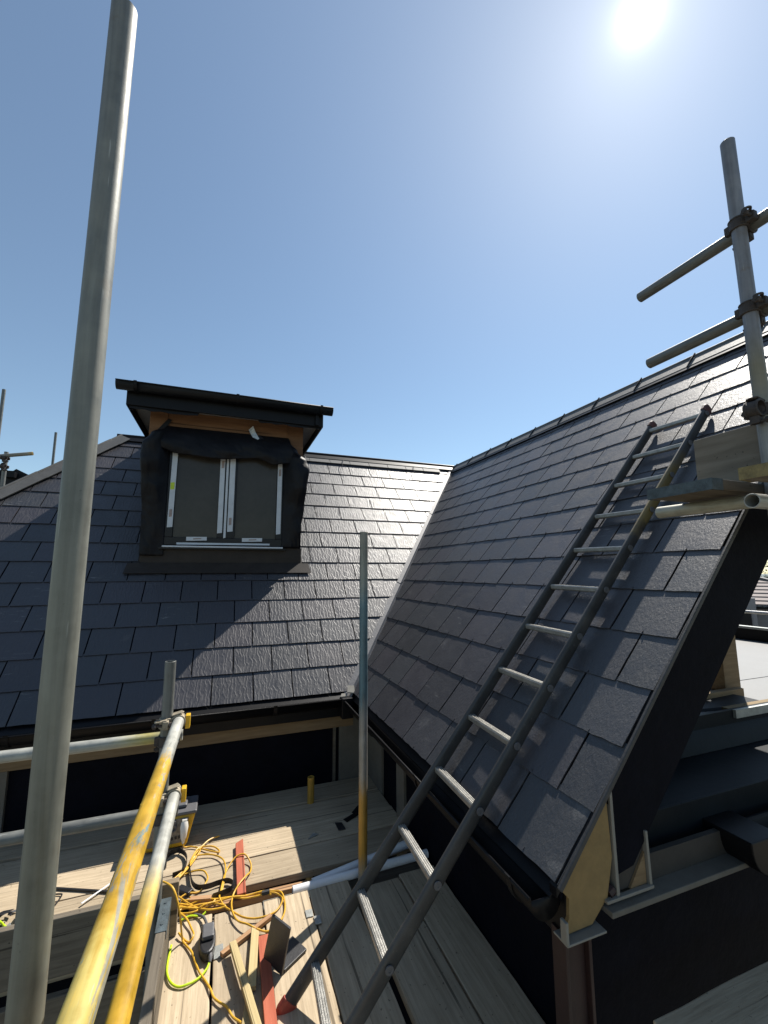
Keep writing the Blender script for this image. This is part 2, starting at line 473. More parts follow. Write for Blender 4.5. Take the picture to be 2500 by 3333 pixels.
def clip(poly, a, b, c):
    out = []
    for i in range(len(poly)):
        p, q = poly[i], poly[(i+1) % len(poly)]
        dp = a*p[0]+b*p[1]-c; dq = a*q[0]+b*q[1]-c
        if dp <= 0: out.append(p)
        if dp*dq < 0:
            t = dp/(dp-dq); out.append((p[0]+(q[0]-p[0])*t, p[1]+(q[1]-p[1])*t))
    return out

def slates(name, mat, parent, org, U, V, N, width, gauge, u0, cols, rows, half, planes, seed, rag=.0016, holes=(), gap=.0045, rivet=False, st=.0098):
    r = random.Random(seed)
    vs = []; fs = []; uvs = []; tones = []
    off = Vector(parent['_o']); org = Vector(org)
    for row in range(rows):
        for colm in range(cols):
            ua = u0+colm*width+(width/2 if (row % 2) == half else 0); ub = ua+width
            va = row*gauge; vb = va+gauge+.02
            skip = False
            for (h0, h1, h2, h3) in holes:
                if ua > h0 and ub < h1 and va > h2 and vb < h3: skip = True
            if skip: continue
            gp = gap
            tw = r.uniform(-.0012, .0012)
            nb = 7; ns = 5
            poly = []
            for i in range(nb+1):
                poly.append((ua+gp+(ub-ua-2*gp)*i/nb, va+r.uniform(-rag, rag)+tw))
            for i in range(1, ns+1):
                poly.append((ub-gp+r.uniform(-rag*.5, rag*.4), va+(vb-va)*i/ns))
            for i in range(ns, 0, -1):
                poly.append((ua+gp+r.uniform(-rag*.4, rag*.5), va+(vb-va)*i/ns))
            for (a, b, c) in planes:
                if not poly: break
                poly = clip(poly, a, b, c)
            if len(poly) < 3: continue
            ar = 0
            for i in range(len(poly)):
                p, q = poly[i], poly[(i+1) % len(poly)]; ar += p[0]*q[1]-q[0]*p[1]
            if abs(ar) < .0008: continue
            lift = r.uniform(-.0015, .002); tilt = r.uniform(-.0012, .0012)
            ou, ov = r.uniform(0, 50), r.uniform(0, 50)
            base = len(vs); n = len(poly)
            for (u, v) in poly:
                h = st-(st-.002)*(v-va)/gauge+lift*.5+tilt*.6*(u-ua)/width*2
                vs.append(org+U*u+V*v+N*h-off)
            for (u, v) in poly:
                h = st-(st-.002)*(v-va)/gauge+lift*.5-.0052
                vs.append(org+U*u+V*v+N*h-off)
            tone = (r.random(), r.random(), 0, 1)
            if rivet and len(poly) > 14:
                um = (ua+ub)/2+r.uniform(-.012, .012); b0 = len(vs)
                for hh in (.004, .0105+r.uniform(0, .002)):
                    for du, dv in ((-.0018, .004), (.0018, .004), (.0018, .014), (-.0018, .014)):
                        vs.append(org+U*(um+du)+V*(va+dv)+N*(hh-(dv*.12 if hh > .01 else 0))-off)
                for q in ((4,5,6,7), (0,1,5,4), (1,2,6,5), (2,3,7,6), (3,0,4,7)):
                    fs.append([b0+i for i in q]); uvs.append([(0.0, 0.0)]*4); tones.append((.2, .5, 0, 1))
                base = len(vs)
                for (u, v) in poly:
                    h = st-(st-.002)*(v-va)/gauge+lift*.5+tilt*.6*(u-ua)/width*2
                    vs.append(org+U*u+V*v+N*h-off)
                for (u, v) in poly:
                    h = st-(st-.002)*(v-va)/gauge+lift*.5-.0052
                    vs.append(org+U*u+V*v+N*h-off)
            top = [base+i for i in range(n)]
            fs.append(top); uvs.append([(poly[i][0]+ou, poly[i][1]+ov) for i in range(n)]); tones.append(tone)
            for i in range(n):
                j = (i+1) % n
                fs.append([base+n+i, base+n+j, base+j, base+i])
                uvs.append([(poly[i][0]+ou, poly[i][1]+ov-.008), (poly[j][0]+ou, poly[j][1]+ov-.008), (poly[j][0]+ou, poly[j][1]+ov), (poly[i][0]+ou, poly[i][1]+ov)])
                tones.append(tone)
    me = bpy.data.meshes.new(name)
    me.from_pydata([tuple(p) for p in vs], [], fs)
    me.uv_layers.new(name='UVMap')
    me.color_attributes.new('tone', 'FLOAT_COLOR', 'CORNER')
    fu = []; fc = []
    for f, uvp, tn in zip(fs, uvs, tones):
        for q in uvp: fu += [q[0], q[1]]; fc += list(tn)
    me.uv_layers['UVMap'].data.foreach_set('uv', fu)
    me.color_attributes['tone'].data.foreach_set('color', fc)
    me.materials.append(mat)
    o = bpy.data.objects.new(name, me); COL.objects.link(o); o.parent = parent
    return o

def gutter(parent, p0, p1, outw, name='gutter', rad=.058, ends=True, brk=()):
    p0 = Vector(p0); p1 = Vector(p1); d = (p1-p0); L = d.length; d.normalize(); outw = Vector(outw); Z = Vector((0,0,1))
    prof = [(-rad-.004, .012), (-rad, .0)]
    for k in range(1, 12):
        a = math.pi*k/12
        prof.append((-rad*math.cos(a), -rad*1.15*math.sin(a)))
    prof += [(rad, 0), (rad+.002, .010), (rad+.009, .011), (rad+.010, .002)]
    mb = MB()
    n = len(prof)
    mb.add([p+outw*a+Z*b for p in (p0, p1) for a, b in prof], [[i, i+1, n+i+1, n+i] for i in range(n-1)])
    if ends:
        for p in (p0, p1):
            mb.add([p+outw*a+Z*b for a, b in prof[1:14]], [list(range(13))])
    go = mb.build(name, M['black'], parent, solid=.003, smooth=True)
    sub(go)
    for s_ in brk:
        b = MB(); c = p0+d*s_
        pts = []
        for k in range(13):
            a = math.pi*k/12
            pts.append(c+outw*(-(rad+.006)*math.cos(a))+Z*(-(rad*1.15+.006)*math.sin(a)))
        pts.append(c+outw*(rad+.012)+Z*.018)
        for i in range(len(pts)-1):
            b.bar(pts[i], pts[i+1], .026, .004, up=Z if abs((pts[i+1]-pts[i]).normalized().z) < .9 else outw)
        b.build('bracket', M['black'], go)
    return go

# ---- far wing with the dormer
wa = thing('house_wing', 'far house wing, its dark slate roof rising around the dormer to a black ridge', 'house', (0, 3.56, -5.6))
tv = 1/SL
planesA = [(1, -tv, EX), (-1, -tv, -HX), (0, 1, (RY-EY)*SL-.02)]
# valley: X - EX <= (v/SL) ; hip: X >= HX + v/SL
planesA = [(1.0, -1/SL, EX-.035), (-1.0, 1/SL, -(HX)), (0.0, 1.0, (RY-EY)*SL-.03)]
slates('roof_slope', M['slateA'], wa, (0, EY, EZ), UA, VA, NA, .2955, .2365, -.05-.2955*12, 26, 16, 1, planesA, 11,
       holes=((-.70, .70, 1.53, 3.5),))
und = MB()
und.prism([(HX, EY+.01, EZ-.012), (EX, EY+.01, EZ-.012), (RX, RY, RZ-.014), (HX+RY-EY, RY, RZ-.014)], (0, 0, -.06))
und.build('underlay', M['blackmat'], wa)
bk = MB(); bk.prism([(HX+RY-EY, RY+.0, RZ-.012), (6.5, RY, RZ-.012), (6.5, 8.3, EZ-.1), (HX, 8.3, EZ-.1)], (0, 0, -.06))
bk.build('rear_slope', M['ridge_grey'], wa)
# hipped end
slates('hip_slope', M['slateB'], wa, (HX, 0, EZ), Vector((0, -1, 0)), Vector((1, 0, TP)).normalized(), NB, .2955, .2365, -8.3, 18, 16, 1,
       [(1.0, 1/SL, -EY), (0.0, 1.0, (RY-EY)*SL)], 13)
# ridge cap
rc = MB()
def vcap(mb, p0, p1, w1, w2, th):
    # inverted-V cap along p0-p1: w1, w2 = wing vectors (down each slope)
    p0 = Vector(p0); p1 = Vector(p1); w1 = Vector(w1); w2 = Vector(w2)
    n1 = (p1-p0).cross(w1).normalized(); n2 = (p1-p0).cross(w2).normalized()
    if n1.z < 0: n1.negate()
    if n2.z < 0: n2.negate()
    for w_, n_ in ((w1, n1), (w2, n2)):
        mb.prism([p0, p0+w_, p1+w_, p1], n_*th)
    mb.tube([p0+Vector((0,0,th*.7)), p1+Vector((0,0,th*.7))], th*1.15, 10)
vcap(rc, (HX+RY-EY-.06, RY, RZ+.012), (RX+.02, RY, RZ+.012), -VA*.10, Vector((0, 1, -TP)).normalized()*.10, .020)
rc.build('ridge_cap', M['black'], wa)
rs = MB(); 
for i in range(16):
    xa = -1.0+.29*i
    if xa+.28 > RX-.12: break
    rs.obox(Vector((xa+.143, RY, RZ))-VA*.135+NA*.018, UA, VA, NA, .1425, .045, .005)
rs.build('ridge_slip', M['slateB'] if False else M['ridge_grey'], wa, bevel=.002)
for i in range(3):  # thin dark strands running down the slates from the ridge
    x = (.98, 1.52, 2.62)[i]
    st = MB(); p = Vector((x, RY, RZ))-VA*.09+NA*.03
    st.tube([p, p-VA*.10+NA*.012-UA*.03, p-VA*.26-UA*.06+NA*.004], .004, 6)
    st.build('dark_strand', M['rubber'], wa)
# hip tiles
hdir = Vector((1, 1, TP)).normalized()
h0 = Vector((HX, EY, EZ)); hl = (Vector((HX+RY-EY, RY, RZ))-h0).length
wAv = NA.cross(hdir).normalized()
if wAv.x < 0: wAv.negate()
wLv = NB.cross(hdir).normalized()
if wLv.x > 0: wLv.negate()
nt_ = int(hl/.45)
for i in range(nt_+1):
    a = i*.45; b = min(a+.447, hl-.02)
    if b-a < .1: continue
    hb = MB()
    up_ = Vector((0,0,.03))
    vcap(hb, h0+hdir*a+up_, h0+hdir*b+up_*1.15, wAv*.125, wLv*.125, .014)
    hb.build('hip_tile', M['ridge_grey'], wa, bevel=.003)
# valley lead
vl = MB()
vd = Vector((1, 1, TP)).normalized(); c0 = Vector((EX, EY, EZ))
wa_ = NA.cross(vd).normalized(); 
if wa_.x > 0: wa_.negate()
wb_ = NB.cross(vd).normalized()
if wb_.y > 0: wb_.negate()
vlen = (Vector((RX, RY, RZ))-c0).length
for k in range(3):
    a = -.08+k*(vlen+.05)/3; b = a+(vlen+.05)/3-.004
    lft = .004+.003*k
    for w_, n_ in ((wa_, NA), (wb_, NB)):
        vl.prism([c0+vd*a+n_*lft, c0+vd*b+n_*lft, c0+vd*b+w_*.048+n_*lft, c0+vd*a+w_*.048+n_*lft], n_*.004)
vl.build('valley_lead', M['lead'], wa)
q = MB(); q.prism([(.955, 3.40, .70), (1.01, 3.375, .695), (1.02, 3.43, .735), (.975, 3.46, .735)], (0, 0, .006)); q.prism([(.90, 3.40, .672), (.945, 3.385, .675), (.96, 3.41, .69), (.915, 3.425, .688)], (0, 0, .004)); q.build('valley_end', M['pvc'], wa)
# eave: fascia, gutter, soffit, timber strip, wall
fb = MB(); fb.box(HX+.05, 1.03, 3.49, 3.512, .50, .69); fb.build('fascia', M['black'], wa, bevel=.002)
et = MB(); et.prism([(HX, 3.46, EZ-.004), (EX+.02, 3.46, EZ-.004), (EX+.02, 3.40, EZ-.034), (HX, 3.40, EZ-.034)], (0, 0, -.004)); et.build('eave_tray', M['black'], wa)
gutter(wa, (HX, 3.432, .655), (.93, 3.432, .655), (0, -1, 0), brk=(.6, 1.5, 2.4, 3.2, 4.0))
sf = MB(); sf.box(HX+.05, 1.2, 3.512, 3.56, .50, .515); sf.build('soffit', M['blackmat'], wa)
ts = MB(); ts.box(HX+.1, 1.05, 3.548, 3.575, .40, .487); ts.build('timber_plate', M['sawn'], wa, bevel=.002)
for x0, x1 in ((-1.5, -1.235), (.935, 1.198)):
    p = MB(); p.box(x0, x1, 3.552, 3.59, -.4, .398 if x0 < 0 else .51); p.build('corner_board', M['cementlt'], wa, bevel=.002)
p = MB(); p.box(.885, .905, 3.553, 3.575, -.3, .398); p.build('batten', M['boarddark'], wa)
wl = MB(); wl.box(HX+.15, 1.25, 3.58, 3.70, -5.6, .66); wl.build('wall', M['blackmat'], wa)

# ---- right wing
wb = thing('house_wing', 'right wing of the house, tall slate slope that carries the leaning ladder', 'house', (1.2, 1.17, -5.6))
VY = 1.168
planesB = [(-1.0, 0.0, -VY), (1.0, -1/SL, EY-.05), (0.0, 1.0, (RX-EX)*SL-.03)]
slates('roof_slope', M['slateB'], wb, (EX, 0, EZ), UB, VB, NB, .3035, .2345, 2.085-.3035*5, 20, 16, 1, planesB, 23, rag=.0024, gap=.0045, rivet=True, st=.0075)
ub_ = MB(); ub_.prism([(EX+.02, VY+.02, EZ-.01), (EX+.02, EY, EZ-.01), (RX, RY, RZ-.014), (RX, VY+.02, RZ-.014)], (0, 0, -.05))
ub_.build('underlay', M['blackmat'], wb)
rf = MB(); rf.prism([(EX+.24, VY+.03, EZ+.15), (EX+.24, EY, EZ+.15), (RX, RY, RZ-.08), (RX, VY+.03, RZ-.08)], (0, 0, -.12))
rf.build('rafter_lining', M['blackmat'], wb)
# ridge tiles with clips between them
nB = 11
for i in range(nB):
    a = 1.15+i*.455; b = a+.448
    if a > RY-.1: break
    b = min(b, RY+.12)
    t_ = MB()
    vcap(t_, (RX, a, RZ+.01), (RX, b, RZ+.01), -VB*.135, Vector((1, 0, -TP)).normalized()*.135, .016)
    ro = t_.build('ridge_tile', M['ridge_grey'], wb, bevel=.003)
    sub(ro)
    c = MB()
    c.tube([Vector((RX, b+.003, RZ+.034))-VB*.15, Vector((RX, b+.003, RZ+.045))-VB*.07, Vector((RX, b+.003, RZ+.05)), Vector((RX+.08, b+.003, RZ-.04))], .006, 6)
    c.build('clip', M['black'], ro)
# top course strip under the ridge
tb = MB(); tb.obox(Vector((RX, (VY+RY)/2, RZ))-VB*.15+NB*.012, UB, VB, NB, (RY-VY)/2, .018, .008); tb.build('ridge_flashing', M['black'], wb)
# verge trim and barge board
vg = MB(); vg.bar(Vector((EX, VY-.012, EZ))+NB*.004-VB*.01, Vector((RX, VY-.012, RZ))+NB*.004,   .012, .016, up=NB); vg.build('verge_trim', M['verge'], wb, bevel=.003)
bb = MB()
y0 = VY+.012
bb.prism([(EX+.20, y0, EZ+.20-.02), (RX, y0, RZ-.045), (RX, y0, RZ-.385), (1.33, y0, .672), (1.262, y0, .66), (1.236, y0, .80), (EX+.02, y0, EZ-.012), (EX+.02, y0, EZ-.0)][:5]+[(1.235, y0, .905)], (0, .022, 0))
bb.build('barge_board', M['blackmat'], wb)
b2 = MB(); b2.prism([(EX-.01, VY+.002, EZ-.035), (EX-.01, VY+.002, EZ-.008), (RX, VY+.002, RZ-.02), (RX, VY+.002, RZ-.065)], (0, .03, 0)); b2.build('verge_batten', M['black'], wb)
bw = MB(); bw.box(RX+.01, RX+.06, VY+.03, RY, 2.0, RZ-.06); bw.build('back_lining', M['blackmat'], wb)
# underside lining behind the barge
ul = MB(); ul.prism([(1.33, VY+.04, .672), (RX, VY+.04, RZ-.385), (RX, VY+.34, RZ-.385), (1.33, VY+.34, .672)], (0, 0, .03)); ul.build('verge_soffit', M['blackmat'], wb)
# eave
fb = MB(); fb.box(1.045, 1.067, 1.19, 3.49, .50, .70); fb.build('fascia', M['black'], wb, bevel=.002)
et = MB(); et.prism([(EX+.03, 1.19, EZ-.004), (EX+.03, 3.40, EZ-.004), (EX-.02, 3.40, EZ-.04), (EX-.02, 1.19, EZ-.04)], (0, 0, -.004)); et.build('eave_tray', M['black'], wb)
gb = gutter(wb, (.985, 1.205, .645), (.985, 3.40, .645), (-1, 0, 0), brk=(.10, .85, 1.6))
cc = MB(); cc.box(.90, .99, 3.345, 3.42, .52, .672); cc.build('corner_piece', M['black'], gb, bevel=.006)
sf = MB(); sf.box(1.067, 1.2, 1.25, 3.56, .50, .515); sf.build('soffit', M['blackmat'], wb)
wl = MB(); wl.box(1.2, 1.29, 1.255, 3.6, -5.6, .68); wl.build('wall', M['blackmat'], wb)
wl = MB(); wl.box(1.291, 5.4, 1.262, 1.34, -5.6, .56); wl.build('gable_wall', M['blackmat'], wb)
for yy0, yy1, mm in ((3.23, 3.556, 'cementlt'), (2.80, 2.93, 'cementlt')):
    p = MB(); p.box(1.178, 1.199, yy0, yy1, -.4, .50); p.build('wall_board', M[mm], wb, bevel=.002)
# eave end box: ply end, white trims, brown panels
yp = 1.178
pe = MB(); pe.prism([(1.016, yp, .676), (1.228, yp, .885), (1.236, yp, .719), (1.205, yp, .608), (1.136, yp, .548), (1.021, yp, .545), (1.046, yp, .588), (1.050, yp, .640)], (0, .012, 0)); pe.build('eave_end_board', M['ply'], wb)
for pts in ([(1.238, yp-.006, .908), (1.250, yp-.006, .918), (1.254, yp-.006, .600), (1.241, yp-.006, .600)], [(1.386, yp-.006, .768), (1.396, yp-.006, .768), (1.401, yp-.006, .596), (1.389, yp-.006, .60)]):
    p = MB(); p.prism(pts, (0, .05, 0)); p.build('white_trim', M['pvc'], wb, bevel=.002)
p = MB(); p.box(1.192, 1.40, yp-.012, yp+.004, .594, .604); p.build('white_trim', M['pvc'], wb, bevel=.002)
p = MB(); p.box(1.01, 1.165, 1.150, 1.21, .534, .541); p.box(1.008, 1.018, 1.150, 1.176, .541, .60); p.build('eave_ledge', M['pvc'], wb, bevel=.002)
p = MB(); p.prism([(1.255, yp+.012, .604), (1.255, yp+.012, .925), (1.395, yp+.012, .77), (1.395, yp+.012, .604)], (0, .01, 0)); p.build('dark_panel', M['cement'], wb)
p = MB(); p.prism([(1.31, yp+.004, .604), (1.385, yp+.004, .604), (1.385, yp+.004, .70)], (0, .008, 0)); p.build('timber_infill', M['sawn'], wb)
p = MB(); p.box(1.402, 3.6, yp+.03, yp+.05, .585, .668); p.build('brown_panel', M['cement'], wb)
p = MB(); p.box(1.19, 3.6, yp-.03, yp+.078, .566, .584); p.build('soffit_board', M['cementlt'], wb, bevel=.003)
p = MB(); p.cyl((1.215, yp+.008, .612), (1.236, yp+.008, .622), .016, seg=8); p.build('brick_end', M['steelred'], wb)

# ---- flat roof behind the right wing
fr = thing('flat_roof', 'pale flat roof with dark parapet, glimpsed under the right slope', 'roof', (3.0, 1.8, -5.6))
p = MB(); p.prism([(1.50, 1.285, .745), (4.6, 1.285, .745), (4.6, 1.56, .745), (1.50, 1.56, .745)], (0, 0, -.045)); p.build('coated_ledge', M['coat'], fr, bevel=.004)
p = MB(); p.prism([(1.50, 1.272, .752), (1.50, 1.272, .60), (4.6, 1.272, .60), (4.6, 1.272, .752)], (0, .011, 0)); p.build('ledge_fascia', M['coat'], fr, bevel=.002)
p = MB(); p.grid(lambda u, v: Vector((1.55+3.05*u, 1.555+.045*(1-math.cos(v*1.57)), .748+.09*math.sin(v*1.57)*v)), 2, 8); p.build('cove', M['coat'], fr, smooth=True)
p = MB(); p.prism([(1.55, 1.60, .70), (1.55, 1.60, .905), (4.6, 1.60, .905), (4.6, 1.60, .70)], (0, .02, 0)); 
p.build('upstand', M['coat'], fr)
p = MB(); p.prism([(2.0, 1.622, .70), (2.0, 1.80, .878), (2.95, 1.80, .90), (2.95, 1.622, .90)], (0, .01, 0)); p.build('upstand_back', M['coat'], fr)
p = MB(); p.box(2.0, 5.50, 1.63, 6.5, .86, .878); p.build('roof_sheet', M['flat'], fr)
p = MB(); p.box(2.0, 5.49, 2.05, 2.056, .8785, .881); p.build('sheet_joint', M['greyrub'], fr)
p = MB(); p.box(2.62, 3.05, 1.80, 1.84, .879, .925); p.box(2.58, 2.62, 1.80, 2.3, .879, .925); p.build('timber_kerb', M['sawn'], fr, bevel=.002)
p = MB(); p.box(2.60, 4.6, 1.585, 1.60, .865, .907); p.build('metal_trim', M['galv'], fr)
p = MB(); p.box(2.60, 4.6, 1.622, 1.655, .879, .905); p.build('osb_strip', M['ply'], fr)
p = MB(); p.box(3.02, 3.17, 1.885, 1.985, .879, 2.7); p.build('timber_post', M['sawn'], fr, bevel=.003)
p = MB(); p.box(5.50, 5.55, -.5, 6.4, .878, 1.005); p.build('far_parapet', M['black'], fr)
p = MB(); p.box(5.485, 5.56, -.5, 6.4, 1.006, 1.03); p.build('parapet_cap', M['galv'], fr)
gutter(fr, (1.98, 1.165, .66), (4.5, 1.165, .66), (0, -1, 0), brk=(.03, .9))
prof = [(1.81, .68)]+[(1.895-.085*math.cos(math.pi*k/14), .665-.105*math.sin(math.pi*k/14)) for k in range(15)]+[(1.98, .68)]
p = MB(); p.prism([(x, 1.10, z) for x, z in prof], (0, .17, 0)); p.build('gutter_outlet', M['black'], fr, bevel=.004)
p = MB(); p.box(1.955, 1.972, 1.088, 1.097, .60, .655); p.build('gutter_bracket', M['galv'], fr)

hr = MB(); hr.hollow((7.4, -1.0, 1.03), (7.4, 7.5, 1.03), .0242, .020)
tag(hr.build('guard_rail', m_tube('rail_far', 8, [(0, (.5, .5, .5)), (8, (.5, .5, .5))]), loc=(7.4, 3.0, 1.03)), 'thin bright guard rail beyond the white-capped parapet of the flat roof', 'rail')

# steel post under the eave corner
sp = MB(); sp.box(1.036, 1.048, 1.19, 1.25, -5.6, .53); sp.box(1.128, 1.14, 1.19, 1.25, -5.6, .53); sp.box(1.048, 1.128, 1.21, 1.222, -5.6, .53)
tag(sp.build('steel_post', M['steelred'], loc=(1.088, 1.22, -5.6), bevel=.002), 'dark red steel post standing under the eave end of the right slope', 'post')

# ------------------------------------------------------------------ dormer
dm = thing('dormer', 'flat-roofed dormer wrapped in black felt on the far slate slope, with a two-pane window', 'dormer', (0, 4.38, 1.70))
DY = 4.38
p = MB(); p.box(-.722, -.690, DY+.012, 5.75, 1.72, 3.19); p.build('cheek', M['blackmat'], dm)
p = MB(); p.box(.690, .722, DY+.012, 5.75, 1.72, 3.19); p.build('cheek', M['blackmat'], dm)
p = MB(); p.box(-.727, .727, DY, DY+.010, 1.70, 1.885); p.build('apron_panel', M['leaddark'], dm)
p = MB(); p.box(-.689, -.556, DY+.012, DY+.03, 1.886, 3.0); p.build('felt_backing', M['blackmat'], dm)
p = MB(); p.box(.546, .689, DY+.012, DY+.03, 1.886, 3.0); p.build('felt_backing', M['blackmat'], dm)
p = MB(); p.box(-.724, -.572, DY-.012, DY+.010, 2.55, 3.19); p.build('timber_post', M['timber'], dm, bevel=.002)
p = MB(); p.box(.560, .718, DY-.012, DY+.010, 2.55, 3.19); p.build('timber_post', M['timber'], dm, bevel=.002)
p = MB(); p.box(-.571, .559, DY-.006, DY+.02, 2.86, 3.19); p.build('timber_lintel', M['timber'], dm, bevel=.002)
# roof overhang
FY = 4.15
p = MB(); p.box(-.865, .865, FY+.022, 5.62, 3.192, 3.204); p.build('mesh_soffit', M['membr'], dm)
p = MB(); p.box(-.885, .885, FY, FY+.02, 3.125, 3.262)
p.build('front_fascia', M['black'], dm, bevel=.003)
for sx in (-1, 1):
    p = MB(); p.box(min(sx*.888, sx*.868), max(sx*.888, sx*.868), FY+.021, 5.75, 3.125, 3.268); p.build('side_fascia', M['black'], dm, bevel=.003)
p = MB(); p.box(-.90, .90, FY-.01, 5.95, 3.270, 3.296); p.build('roof_deck', M['black'], dm, bevel=.006)
# hanging felt tail under the fascia, ragged
r2 = random.Random(4)
def tail(u, v):
    x = -.86+1.72*u
    zz = 3.17-v*(.065+.022*mnoise.noise(Vector((x*3.1, 0, 2.2)))+.012*mnoise.noise(Vector((x*11, 0, 5))))
    if -.30 < x < .24: zz = 3.17-v*.030
    return Vector((x, FY+.026+.006*math.sin(x*9), zz))
p = MB(); p.grid(tail, 80, 3); p.build('felt_tail', M['felt'], dm, solid=.003)
gd = gutter(dm, (-.955, FY-.055, 3.292), (.965, FY-.055, 3.292), (0, -1, 0), rad=.05, brk=(.15, 1.0, 1.8))
p = MB(); p.box(.80, .835, FY-.03, FY-.005, 3.13, 3.24); p.build('gutter_clip', M['black'], gd)
# window
wn = MB()
wz0, wz1 = 1.90, 2.86
wn.box(-.555, .545, DY-.012, DY+.05, wz0, wz0+.075)
for xa, xb in ((-.555, -.47), (-.085, .075), (.465, .545)):
    wn.box(xa, xb, DY-.012, DY+.05, wz0+.075, wz1)
wno = wn.build('window', M['upvc'], dm, bevel=.004); sub(wno)
p = MB(); p.box(-.469, -.086, DY+.012, DY+.02, 1.976, wz1); p.build('pane', M['glass'], wno)
p = MB(); p.box(.076, .464, DY+.012, DY+.02, 1.976, wz1); p.build('pane', M['glass'], wno)
yt = DY-.0155
def strip(xa, xb, za, zb, mat='tape', nm='protective_strip', y=yt, sk=0.0):
    q = MB(); q.prism([(xa, y, za), (xb, y, za+.006), (xb+sk, y, zb), (xa+sk, y, zb-.004)], (0, .0025, 0)); q.build(nm, M[mat], wno)
strip(-.520, -.474, 2.062, 2.86, sk=.01)
strip(-.084, -.040, 2.018, 2.80)
strip(-.026, -.006, 1.972, 2.80)
strip(.006, .056, 2.035, 2.80)
strip(.468, .512, 2.022, 2.80)
strip(-.350, -.172, 1.942, 1.982); strip(.146, .336, 1.942, 1.982)
strip(-.43, .41, 1.905, 1.928)
for xa, za in ((-.508, 2.16), (-.072, 2.66), (.018, 2.10), (.478, 2.62)):
    strip(xa, xa+.024, za, za+.075, 'ink', 'printed_label', yt-.003)
for xa in (-.29, .21):
    strip(xa, xa+.07, 1.955, 1.970, 'ink', 'printed_label', yt-.003)
strip(-.512, -.478, 2.42, 2.49, 'sticker', 'lime_sticker', yt-.003)
p = MB(); p.box(-.545, .535, DY-.06, DY-.013, 1.878, 1.893); p.build('sill_trim', M['tape'], wno, bevel=.002)
p = MB(); p.box(-.575, .565, DY-.05, DY-.002, 1.862, 1.877); p.build('sill', M['upvc'], dm, bevel=.002)
# felt flaps
def head(u, v):
    x = -.575+1.14*u
    sag = .012*math.sin(u*math.pi*3+.6)
    zb = 2.735+.02*math.sin(u*9+1)+.055*max(0, (.10-u)/.10)-.055*max(0, 1-abs(u-.84)/.12)+.02*math.sin(u*2.2)
    x += (-.065*v*(1-u)**6)+(.085*v*u**6)
    z = 3.03-(3.03-zb)*v
    y = DY-.022-.075*math.sin(min(1, v)*2.1)-.012*math.sin(u*14+v*3)*v
    y -= .030*mnoise.noise(Vector((x*5.5, z*7, 1.5)))*v+.014*abs(mnoise.noise(Vector((x*16+z*6, z*13, 4))))*v
    return Vector((x, y, z))
p = MB(); p.grid(head, 90, 30); p.build('felt_flap', M['felt'], dm, solid=.004, smooth=True)
def side(sx, xin, prof):
    def fn(u, v):
        z = prof[0][0]+(prof[-1][0]-prof[0][0])*v
        for (za, xa, ya), (zb, xb, yb) in zip(prof, prof[1:]):
            if zb <= z <= za:
                k = (za-z)/(za-zb); k = k*k*(3-2*k)
                xo = xa+(xb-xa)*k; yo = ya+(yb-ya)*k; break
        xi = xin-.0*v
        x = xi+(xo-xi)*u
        y = DY-.016-yo*math.sin(u*2.3)*1.15-.01*math.sin(v*11+u*4)*u-(.025*mnoise.noise(Vector((x*9, z*5, 3+sx)))+.012*abs(mnoise.noise(Vector((x*22, z*12+x*9, 7)))))*min(1, u*2)
        return Vector((x, y, z))
    return fn
p = MB(); p.grid(side(-1, -.535, [(3.02, -.58, .02), (2.93, -.69, .10), (2.82, -.755, .12), (2.70, -.762, .11), (2.50, -.748, .06), (2.2, -.735, .025), (1.90, -.728, .010), (1.80, -.728, .003)]), 20, 70); p.build('felt_flap', M['felt'], dm, solid=.004, smooth=True)
p = MB(); p.grid(side(1, .525, [(3.0, .57, .02), (2.88, .655, .06), (2.78, .742, .12), (2.68, .768, .14), (2.50, .748, .11), (2.3, .738, .05), (2.1, .712, .04), (1.92, .705, .02), (1.89, .70, .012)]), 20, 70); p.build('felt_flap', M['felt'], dm, solid=.004, smooth=True)
# torn tape scraps on the lintel
p = MB(); p.prism([(-.655, DY-.02, 2.985), (-.61, DY-.02, 2.965), (-.535, DY-.03, 3.09), (-.565, DY-.03, 3.105)], (0, .004, 0)); p.build('tape_scrap', M['felt'], dm)
p = MB(); p.prism([(.165, DY-.03, 3.075), (.205, DY-.06, 3.11), (.235, DY-.05, 3.045), (.27, DY-.06, 2.985), (.235, DY-.05, 2.955), (.19, DY-.04, 3.02)], (0, .004, 0)); p.build('tape_scrap', M['print'], dm)
p = MB(); p.prism([(.245, DY-.055, 2.965), (.275, DY-.05, 3.02), (.33, DY-.05, 2.975), (.35, DY-.05, 2.945), (.30, DY-.05, 2.93)], (0, .004, 0)); p.build('tape_scrap', M['felt'], dm)
# lead apron at the foot
ap = MB()
c_ = Vector((0, EY, EZ))
def AP(x, y, lift=.02): return Vector((x, y, EZ+TP*(y-EY)))+NA*lift
ap.prism([AP(-.83, 4.30), AP(.815, 4.30), AP(.80, 4.385), AP(-.815, 4.385)], NA*.004); ap.build('apron_flashing', M['leaddark'], dm)
for sx in (-1, 1):
    ap = MB(); ap.prism([AP(sx*.722, 4.386), AP(sx*.738, 4.386), AP(sx*.738, 5.6), AP(sx*.722, 5.6)], NA*.003); ap.build('side_flashing', M['leaddark'] , dm)

